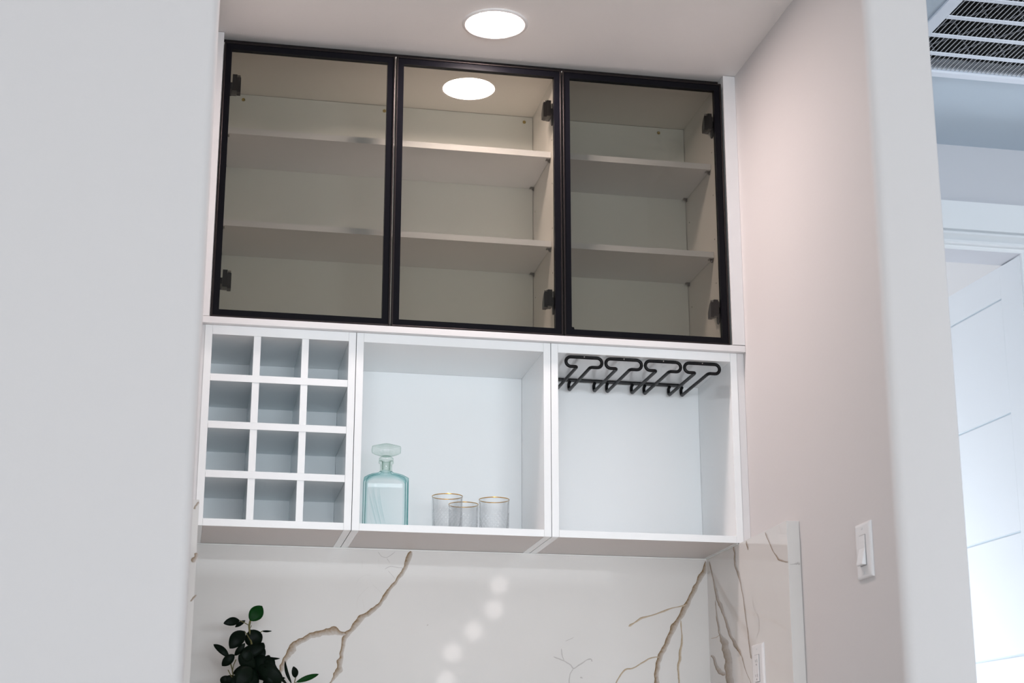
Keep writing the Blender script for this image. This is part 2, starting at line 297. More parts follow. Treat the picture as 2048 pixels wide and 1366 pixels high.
# ------------------------------------------------------------------ vein strips (two edge points each) and plant layout, in metres
VEINS_BACK = [
  [[0.5585,-0.5348,0.5637,-0.5371],[0.5521,-0.5399,0.5641,-0.5451],[0.549,-0.5466,0.5622,-0.5519],[0.5461,-0.5531,0.5599,-0.5582],[0.5447,-0.5597,0.5575,-0.5638],[0.5431,-0.565,0.5553,-0.5686],[0.5423,-0.5698,0.5534,-0.5732],[0.5424,-0.5746,0.5521,-0.5781],[0.5401,-0.579,0.5501,-0.5833],[0.5372,-0.5838,0.5465,-0.5886],[0.5347,-0.5896,0.5433,-0.5947],[0.531,-0.5949,0.5401,-0.6008],[0.5269,-0.5998,0.5353,-0.6055],[0.5235,-0.6048,0.5307,-0.6098],[0.5213,-0.6104,0.5274,-0.6148],[0.5188,-0.6159,0.5249,-0.6203],[0.5143,-0.6202,0.5215,-0.6255],[0.5093,-0.6247,0.5167,-0.6301],[0.5054,-0.6304,0.5119,-0.6351],[0.5012,-0.6358,0.5079,-0.6405],[0.4967,-0.6407,0.5048,-0.6463],[0.4935,-0.6458,0.5022,-0.6517],[0.4902,-0.6505,0.4994,-0.6565],[0.4869,-0.6551,0.4971,-0.6617],[0.4847,-0.6607,0.4933,-0.6663],[0.4818,-0.6662,0.4888,-0.6711],[0.4788,-0.672,0.4859,-0.6773],[0.4746,-0.6767,0.4821,-0.6831],[0.4692,-0.6799,0.477,-0.6873],[0.4654,-0.6838,0.4726,-0.6915],[0.4612,-0.687,0.4686,-0.696],[0.4563,-0.6892,0.4641,-0.6996],[0.4523,-0.6931,0.4596,-0.7032],[0.4483,-0.6969,0.4557,-0.7071],[0.4437,-0.7002,0.4515,-0.7105],[0.4388,-0.7032,0.4461,-0.7121],[0.4332,-0.7053,0.4414,-0.7147],[0.4271,-0.7071,0.4383,-0.719],[0.4229,-0.7111,0.4351,-0.7231],[0.4203,-0.7166,0.4319,-0.727],[0.417,-0.7213,0.4288,-0.7315],[0.4129,-0.7256,0.425,-0.7356],[0.4092,-0.7303,0.421,-0.7399],[0.4067,-0.736,0.4176,-0.7445],[0.4047,-0.7418,0.4135,-0.7486],[0.401,-0.746,0.4094,-0.7524],[0.395,-0.7486,0.406,-0.7563],[0.3896,-0.7519,0.403,-0.7603],[0.3879,-0.7572,0.4002,-0.7641],[0.3861,-0.7621,0.397,-0.7673],[0.383,-0.7663,0.3948,-0.7709],[0.382,-0.7711,0.3939,-0.775],[0.3821,-0.7762,0.3925,-0.7791],[0.3819,-0.781,0.3918,-0.7835],[0.3816,-0.7859,0.3919,-0.7881],[0.3811,-0.7907,0.3908,-0.7924],[0.3805,-0.7954,0.3897,-0.7968],[0.3794,-0.7999,0.3891,-0.8012],[0.3779,-0.8043,0.3879,-0.8055],[0.377,-0.8087,0.3873,-0.8101],[0.3783,-0.8134,0.3878,-0.8148],[0.3783,-0.8179,0.3879,-0.8195],[0.3742,-0.8219,0.3871,-0.8241],[0.3704,-0.8259,0.3864,-0.8286],[0.3705,-0.8304,0.3859,-0.8329],[0.3719,-0.8347,0.385,-0.8368],[0.3725,-0.8385,0.3846,-0.8407],[0.3724,-0.8419,0.3862,-0.8452],[0.3715,-0.845,0.3876,-0.8499],[0.3696,-0.8475,0.3863,-0.854],[0.3675,-0.8499,0.3832,-0.8571],[0.3669,-0.8532,0.3792,-0.8595],[0.3651,-0.856,0.3769,-0.8622],[0.3627,-0.8585,0.3754,-0.8653],[0.3625,-0.8621,0.373,-0.8679],[0.3628,-0.8659,0.3702,-0.8704],[0.3616,-0.8691,0.3681,-0.8733],[0.3598,-0.8723,0.3658,-0.8764],[0.3586,-0.8762,0.3629,-0.8791],[0.3567,-0.8798,0.3603,-0.8823],[0.3534,-0.8835,0.3572,-0.8859],[0.3498,-0.8883,0.3539,-0.8907],[0.3468,-0.8942,0.3505,-0.8963],[0.3438,-0.9004,0.3469,-0.9021],[0.3416,-0.9069,0.3429,-0.9076]],
  [[0.3933,-0.7556,0.3923,-0.7588],[0.3893,-0.7518,0.3864,-0.7617],[0.3843,-0.7516,0.3816,-0.7613],[0.3794,-0.7509,0.377,-0.7606],[0.3751,-0.7477,0.3723,-0.7609],[0.3711,-0.7424,0.368,-0.7599],[0.3662,-0.7385,0.3639,-0.7594],[0.3607,-0.7376,0.3599,-0.7609],[0.3553,-0.7388,0.356,-0.7609],[0.3503,-0.7424,0.352,-0.7612],[0.3453,-0.7438,0.3482,-0.7621],[0.3402,-0.7438,0.3439,-0.7615],[0.3358,-0.7466,0.3395,-0.7617],[0.3313,-0.7483,0.3348,-0.7617],[0.3266,-0.7492,0.3304,-0.7628],[0.3219,-0.7505,0.3267,-0.766],[0.3169,-0.7508,0.3222,-0.7669],[0.3123,-0.7523,0.3173,-0.7669],[0.3078,-0.7545,0.3131,-0.7688],[0.3028,-0.7553,0.3084,-0.7695],[0.2979,-0.7564,0.3034,-0.7696],[0.2938,-0.7596,0.2993,-0.7721],[0.2896,-0.7625,0.2955,-0.7751],[0.2853,-0.7651,0.2915,-0.7775],[0.2816,-0.7686,0.2877,-0.78],[0.2771,-0.7702,0.2837,-0.7815],[0.2722,-0.7709,0.2797,-0.7829],[0.2682,-0.7732,0.2764,-0.7853],[0.2649,-0.7762,0.2729,-0.7873],[0.261,-0.778,0.2701,-0.7896],[0.2568,-0.7795,0.2669,-0.7911],[0.2536,-0.7825,0.2642,-0.7931],[0.2506,-0.7856,0.2647,-0.798],[0.2476,-0.7889,0.2655,-0.8027],[0.246,-0.7934,0.2634,-0.8051],[0.2444,-0.7976,0.2612,-0.8076],[0.2419,-0.8012,0.2592,-0.8106],[0.2408,-0.8054,0.255,-0.8127],[0.2398,-0.8097,0.2526,-0.8159],[0.2381,-0.8137,0.2512,-0.8196],[0.2355,-0.8174,0.2477,-0.8227],[0.2324,-0.8212,0.2444,-0.8262],[0.2308,-0.8257,0.2426,-0.8306],[0.23,-0.8305,0.2419,-0.8355],[0.2285,-0.8349,0.2401,-0.8398],[0.2259,-0.8384,0.237,-0.8432],[0.2237,-0.842,0.2356,-0.8472],[0.2244,-0.8468,0.2361,-0.8519],[0.2244,-0.8513,0.2339,-0.8553],[0.2224,-0.8548,0.2304,-0.8581],[0.2222,-0.859,0.2296,-0.8622],[0.2208,-0.8629,0.2283,-0.8663],[0.2175,-0.8672,0.2246,-0.8706],[0.2142,-0.8734,0.2213,-0.8768],[0.2098,-0.8803,0.2178,-0.8841],[0.2059,-0.8876,0.2131,-0.8908],[0.2046,-0.8952,0.2098,-0.8974],[0.2041,-0.9018,0.2086,-0.9035],[0.2025,-0.9071,0.2073,-0.9088],[0.2003,-0.9121,0.2056,-0.9137],[0.2007,-0.9178,0.2031,-0.9185]],
  [[0.4717,-0.5395,0.4721,-0.5392],[0.4735,-0.5428,0.4746,-0.5419],[0.4757,-0.5457,0.4767,-0.5448],[0.4779,-0.5486,0.4788,-0.5476],[0.4804,-0.5513,0.4811,-0.5503],[0.4838,-0.5531,0.4842,-0.552],[0.4878,-0.5539,0.488,-0.5527],[0.4919,-0.5546,0.4917,-0.5534],[0.4964,-0.5542,0.496,-0.553],[0.5015,-0.5516,0.5009,-0.5504],[0.507,-0.5477,0.5062,-0.5464],[0.5125,-0.5433,0.5116,-0.5421],[0.5175,-0.5383,0.5172,-0.5379]],
  [[0.4954,-0.556,0.4958,-0.5557],[0.497,-0.5593,0.4982,-0.5585],[0.4993,-0.5622,0.5003,-0.5615],[0.5012,-0.5653,0.5022,-0.5646],[0.5035,-0.5682,0.504,-0.5679]],
  [[0.5401,-0.5804,0.54,-0.5812],[0.5362,-0.5799,0.536,-0.5814],[0.5322,-0.58,0.5321,-0.5812],[0.5282,-0.5798,0.5281,-0.5811],[0.5241,-0.5791,0.5239,-0.5808],[0.5197,-0.5783,0.5195,-0.5799],[0.515,-0.5775,0.5149,-0.579],[0.5102,-0.5766,0.5103,-0.5784],[0.5057,-0.5768,0.506,-0.5784],[0.5015,-0.5782,0.502,-0.5797],[0.4975,-0.5803,0.4981,-0.5818],[0.4936,-0.5825,0.4943,-0.584],[0.4901,-0.5855,0.4904,-0.5861]],
  [[0.5187,-0.6095,0.5184,-0.6098],[0.5163,-0.6062,0.5155,-0.6068],[0.5135,-0.6031,0.5128,-0.6038],[0.5107,-0.6002,0.51,-0.6008],[0.5082,-0.5974,0.5075,-0.598],[0.5059,-0.5949,0.5052,-0.5956],[0.5037,-0.5927,0.503,-0.5934],[0.5016,-0.5905,0.5009,-0.5912],[0.4995,-0.5884,0.4992,-0.5886]],
  [[0.4886,-0.6534,0.4884,-0.6537],[0.4849,-0.6495,0.4842,-0.6502],[0.4809,-0.6457,0.4803,-0.6464],[0.4771,-0.6419,0.4764,-0.6427],[0.4733,-0.6384,0.4725,-0.6392],[0.4695,-0.6352,0.4687,-0.6361],[0.4659,-0.6322,0.4651,-0.6331],[0.4624,-0.6292,0.4615,-0.6301],[0.4584,-0.6266,0.4581,-0.627]],
  [[0.4736,-0.5549,0.474,-0.5549],[0.4739,-0.5619,0.4748,-0.5618],[0.4745,-0.5689,0.4754,-0.5688],[0.4751,-0.5759,0.476,-0.5758],[0.4759,-0.5828,0.4763,-0.5828]],
  [[0.4166,-0.6247,0.4162,-0.6245],[0.4186,-0.6219,0.4177,-0.6214],[0.4201,-0.6188,0.4192,-0.6183],[0.4215,-0.6157,0.4207,-0.6151],[0.4235,-0.6126,0.4227,-0.6119],[0.4264,-0.6099,0.4258,-0.6092],[0.4301,-0.6075,0.4296,-0.6067],[0.4339,-0.6052,0.4336,-0.6045],[0.4379,-0.6037,0.4377,-0.6029],[0.442,-0.6029,0.4418,-0.6021],[0.4462,-0.6027,0.4461,-0.6018],[0.4505,-0.6026,0.4504,-0.6017],[0.4547,-0.6021,0.4547,-0.6018]],
  [[0.4216,-0.6889,0.4212,-0.689],[0.4209,-0.6859,0.4201,-0.6861],[0.42,-0.6829,0.419,-0.683],[0.4192,-0.6798,0.4182,-0.6798],[0.419,-0.6763,0.4181,-0.6762],[0.4197,-0.6722,0.4188,-0.672],[0.421,-0.6677,0.4201,-0.6674],[0.4226,-0.6631,0.4216,-0.6627],[0.4248,-0.6588,0.4239,-0.6582],[0.4279,-0.6547,0.4271,-0.6542],[0.4316,-0.6508,0.4309,-0.6502],[0.4353,-0.647,0.4347,-0.6464],[0.4388,-0.6434,0.4382,-0.6428],[0.4419,-0.6402,0.4414,-0.6396],[0.4451,-0.6374,0.4444,-0.6368],[0.4482,-0.6347,0.4474,-0.6339],[0.4509,-0.6316,0.4506,-0.6313]],
  [[0.4325,-0.6613,0.4329,-0.6612],[0.4342,-0.6697,0.4351,-0.6695],[0.4361,-0.678,0.437,-0.6778],[0.4376,-0.6864,0.4387,-0.6862],[0.4397,-0.6947,0.4401,-0.6947]],
  [[0.4301,-0.5624,0.4305,-0.5624],[0.4298,-0.5686,0.4311,-0.5686],[0.4302,-0.5748,0.4313,-0.5748],[0.4305,-0.581,0.4315,-0.581],[0.431,-0.5872,0.4313,-0.5872]],
  [[1.3766,-0.5379,1.3791,-0.5383],[1.373,-0.5452,1.3805,-0.5465],[1.3707,-0.5526,1.3802,-0.5546],[1.3684,-0.5599,1.3801,-0.5626],[1.3653,-0.5664,1.3785,-0.5702],[1.3608,-0.5717,1.3744,-0.5764],[1.356,-0.5763,1.37,-0.582],[1.3531,-0.5815,1.3667,-0.5878],[1.3515,-0.5876,1.3632,-0.5935],[1.3499,-0.5942,1.3591,-0.5988],[1.3468,-0.6,1.3557,-0.6045],[1.3417,-0.605,1.3534,-0.6107],[1.338,-0.6105,1.3516,-0.6167],[1.3362,-0.6167,1.3489,-0.6222],[1.3339,-0.6224,1.3453,-0.6272],[1.3305,-0.6277,1.3418,-0.6323],[1.3272,-0.6329,1.3388,-0.6377],[1.3247,-0.6386,1.3353,-0.6431],[1.3221,-0.6442,1.3325,-0.6488],[1.3187,-0.6496,1.3307,-0.655],[1.3145,-0.655,1.3282,-0.6613],[1.3098,-0.6606,1.3242,-0.6674],[1.306,-0.6669,1.3199,-0.6737],[1.3029,-0.6735,1.3167,-0.6807],[1.3004,-0.6803,1.3135,-0.6875],[1.2974,-0.6865,1.3093,-0.6934],[1.2936,-0.6922,1.3043,-0.6986],[1.2898,-0.6979,1.2998,-0.7039],[1.2858,-0.7034,1.2962,-0.7097],[1.281,-0.7084,1.2933,-0.7156],[1.275,-0.7129,1.2906,-0.7213],[1.2717,-0.7189,1.2878,-0.7269],[1.2711,-0.7263,1.2845,-0.7325],[1.2687,-0.733,1.2807,-0.7382],[1.2651,-0.7394,1.2768,-0.7442],[1.2617,-0.7459,1.2733,-0.7504],[1.2583,-0.7523,1.2711,-0.7573],[1.2559,-0.7591,1.2689,-0.7641],[1.2539,-0.766,1.2645,-0.7701],[1.2497,-0.7719,1.2611,-0.7765],[1.2457,-0.7775,1.2592,-0.7831],[1.243,-0.7834,1.2553,-0.7885],[1.2393,-0.7886,1.251,-0.7934],[1.2356,-0.7939,1.2484,-0.7989],[1.2339,-0.7998,1.2473,-0.8047],[1.233,-0.8059,1.2457,-0.81],[1.2306,-0.8115,1.2424,-0.8147],[1.2285,-0.8171,1.2404,-0.8197],[1.228,-0.823,1.2407,-0.8252],[1.2274,-0.8286,1.2406,-0.8304],[1.2264,-0.8341,1.2389,-0.8354],[1.2249,-0.8397,1.2366,-0.8406],[1.2233,-0.8457,1.236,-0.8466],[1.2237,-0.8526,1.2356,-0.8534],[1.2248,-0.86,1.2361,-0.8608],[1.2235,-0.8675,1.2381,-0.8685],[1.2219,-0.8752,1.2361,-0.8763],[1.2218,-0.8834,1.2331,-0.8844],[1.2196,-0.8917,1.2312,-0.8928],[1.2161,-0.9,1.229,-0.9012],[1.2191,-0.9088,1.2246,-0.9094]],
  [[1.3193,-0.6568,1.3197,-0.6584],[1.3112,-0.6591,1.3122,-0.663],[1.3032,-0.6617,1.3042,-0.6653],[1.2951,-0.664,1.2958,-0.6667],[1.2869,-0.6658,1.2875,-0.6681],[1.2786,-0.6672,1.2795,-0.6705],[1.2705,-0.6696,1.2716,-0.6734],[1.2626,-0.6724,1.264,-0.6768],[1.255,-0.6753,1.2567,-0.6803],[1.2478,-0.6782,1.2493,-0.6824],[1.2409,-0.681,1.2422,-0.6846],[1.2339,-0.6838,1.2351,-0.6872],[1.2265,-0.6865,1.2276,-0.6897],[1.2185,-0.6889,1.2195,-0.6922],[1.21,-0.6911,1.2112,-0.6947],[1.2015,-0.693,1.203,-0.6974],[1.1935,-0.6944,1.1955,-0.6998],[1.1871,-0.697,1.1894,-0.7025],[1.182,-0.7008,1.1845,-0.7059],[1.1773,-0.7047,1.1796,-0.7089],[1.1727,-0.7082,1.1745,-0.7112],[1.1681,-0.7112,1.1699,-0.7142],[1.163,-0.7132,1.1657,-0.7176],[1.158,-0.7154,1.1615,-0.7209],[1.1547,-0.7201,1.1559,-0.7221]],
  [[1.3018,-0.702,1.3031,-0.7019],[1.3005,-0.7097,1.3044,-0.7094],[1.3008,-0.7173,1.3046,-0.717],[1.3015,-0.7249,1.3045,-0.7246],[1.3021,-0.7324,1.305,-0.7322],[1.3026,-0.7399,1.3062,-0.7397],[1.3022,-0.7475,1.3067,-0.7474],[1.3013,-0.7549,1.3065,-0.755],[1.3006,-0.762,1.3065,-0.7623],[1.2995,-0.7687,1.3054,-0.7693],[1.2974,-0.7752,1.3033,-0.7758],[1.295,-0.7815,1.302,-0.7824],[1.2938,-0.7881,1.301,-0.7889],[1.2937,-0.7947,1.3007,-0.7954],[1.2937,-0.8013,1.3014,-0.8019],[1.2929,-0.8078,1.3006,-0.8082],[1.2905,-0.8142,1.2977,-0.8145],[1.2887,-0.8206,1.2951,-0.8209],[1.2884,-0.8271,1.2941,-0.8273],[1.2884,-0.8336,1.294,-0.8338],[1.2894,-0.8405,1.2943,-0.8405],[1.2898,-0.8476,1.2947,-0.8477],[1.2896,-0.855,1.2947,-0.8551],[1.2908,-0.8625,1.2953,-0.8626],[1.2906,-0.87,1.2949,-0.8701],[1.2881,-0.8774,1.293,-0.8775],[1.2862,-0.8849,1.2919,-0.8849],[1.2857,-0.8923,1.2915,-0.8924],[1.2872,-0.8998,1.2894,-0.8998]],
  [[1.2395,-0.8004,1.2396,-0.8013],[1.2335,-0.7999,1.2338,-0.8027],[1.2274,-0.8001,1.228,-0.8031],[1.2215,-0.8012,1.2224,-0.8046],[1.2151,-0.8026,1.2164,-0.8062],[1.2082,-0.805,1.2098,-0.8084],[1.2015,-0.8091,1.2034,-0.8127],[1.1949,-0.8132,1.1969,-0.8166],[1.1883,-0.8166,1.1904,-0.8199],[1.1827,-0.8202,1.1846,-0.8232],[1.1775,-0.8237,1.1792,-0.8265],[1.1725,-0.8268,1.174,-0.8298],[1.1676,-0.8293,1.1687,-0.8322],[1.1628,-0.8309,1.1638,-0.8343],[1.1579,-0.8319,1.1591,-0.8358],[1.1526,-0.8318,1.1541,-0.8361],[1.1471,-0.8325,1.149,-0.8366],[1.1419,-0.8351,1.1443,-0.839],[1.1372,-0.8393,1.14,-0.8426],[1.1332,-0.8441,1.1361,-0.8467],[1.1294,-0.8488,1.1326,-0.8511],[1.1262,-0.854,1.1294,-0.8559],[1.1229,-0.8592,1.126,-0.8607],[1.1194,-0.8645,1.1227,-0.8658],[1.1166,-0.8704,1.1202,-0.8715],[1.1149,-0.877,1.1184,-0.878],[1.1135,-0.884,1.1168,-0.8848],[1.1119,-0.8909,1.1149,-0.8916],[1.1108,-0.898,1.112,-0.8982]],
  [[0.968,-0.7842,0.9691,-0.784],[0.968,-0.7891,0.9704,-0.7886],[0.9686,-0.7939,0.9709,-0.7934],[0.969,-0.7987,0.9715,-0.7981],[0.9699,-0.803,0.9722,-0.8024],[0.9712,-0.8066,0.9731,-0.8061],[0.9726,-0.8098,0.9744,-0.8093],[0.974,-0.8129,0.9759,-0.8123],[0.9754,-0.8159,0.9762,-0.8156]],
  [[0.9469,-0.8063,0.9475,-0.8049],[0.9537,-0.8096,0.9549,-0.8068],[0.961,-0.8118,0.9621,-0.8091],[0.9679,-0.8143,0.9691,-0.8117],[0.9742,-0.8166,0.9753,-0.8145],[0.9795,-0.8191,0.9807,-0.8169],[0.9837,-0.822,0.9852,-0.8198],[0.9881,-0.8243,0.9897,-0.8221],[0.9921,-0.8263,0.9939,-0.8243],[0.9945,-0.8292,0.9964,-0.827],[0.9963,-0.8327,0.9981,-0.8297],[0.9986,-0.8358,0.9996,-0.8321],[1.0022,-0.8368,1.0019,-0.8335],[1.0065,-0.8349,1.0056,-0.8324],[1.0111,-0.8314,1.0097,-0.8288],[1.0159,-0.8281,1.014,-0.8252],[1.021,-0.8253,1.0189,-0.8223],[1.026,-0.8222,1.0241,-0.8194],[1.0308,-0.8187,1.0292,-0.8162],[1.0352,-0.8151,1.034,-0.8129],[1.0394,-0.8127,1.0383,-0.8104],[1.0429,-0.812,1.0418,-0.8088],[1.0455,-0.8115,1.045,-0.8079],[1.0477,-0.8111,1.0482,-0.8079],[1.0492,-0.8116,1.0506,-0.8089],[1.0499,-0.8126,1.0522,-0.8102],[1.0504,-0.814,1.0532,-0.812],[1.0504,-0.8156,1.0537,-0.8142],[1.0523,-0.8168,1.0535,-0.8164]],
  [[1.0003,-0.8362,1.0012,-0.8367],[0.9971,-0.8396,0.9995,-0.8409],[0.9947,-0.8435,0.9969,-0.8445],[0.9921,-0.8474,0.9943,-0.8482],[0.9904,-0.852,0.9928,-0.8526],[0.9896,-0.8573,0.9921,-0.8577],[0.9883,-0.863,0.9914,-0.8632],[0.9878,-0.869,0.9909,-0.869],[0.9882,-0.8753,0.9908,-0.8752],[0.9884,-0.8822,0.9914,-0.882],[0.9891,-0.8895,0.992,-0.8892],[0.9896,-0.8968,0.992,-0.8966],[0.9906,-0.9041,0.9918,-0.904]],
  [[0.9797,-0.7643,0.9795,-0.7637],[0.9856,-0.7618,0.985,-0.7607],[0.9915,-0.7595,0.9909,-0.7583],[0.9972,-0.757,0.9966,-0.7556],[1.0027,-0.7538,1.0025,-0.7532]],
  [[0.6055,-0.731,0.605,-0.7301],[0.6068,-0.7309,0.6057,-0.7289],[0.6078,-0.7302,0.6066,-0.728],[0.6089,-0.7297,0.6076,-0.7274],[0.6098,-0.7288,0.6093,-0.7279]],
  [[1.0189,-0.859,1.0196,-0.8574],[1.0203,-0.8602,1.022,-0.8562],[1.0222,-0.8603,1.0236,-0.8571],[1.0239,-0.8608,1.025,-0.8581],[1.0255,-0.8614,1.0261,-0.8601]],
]
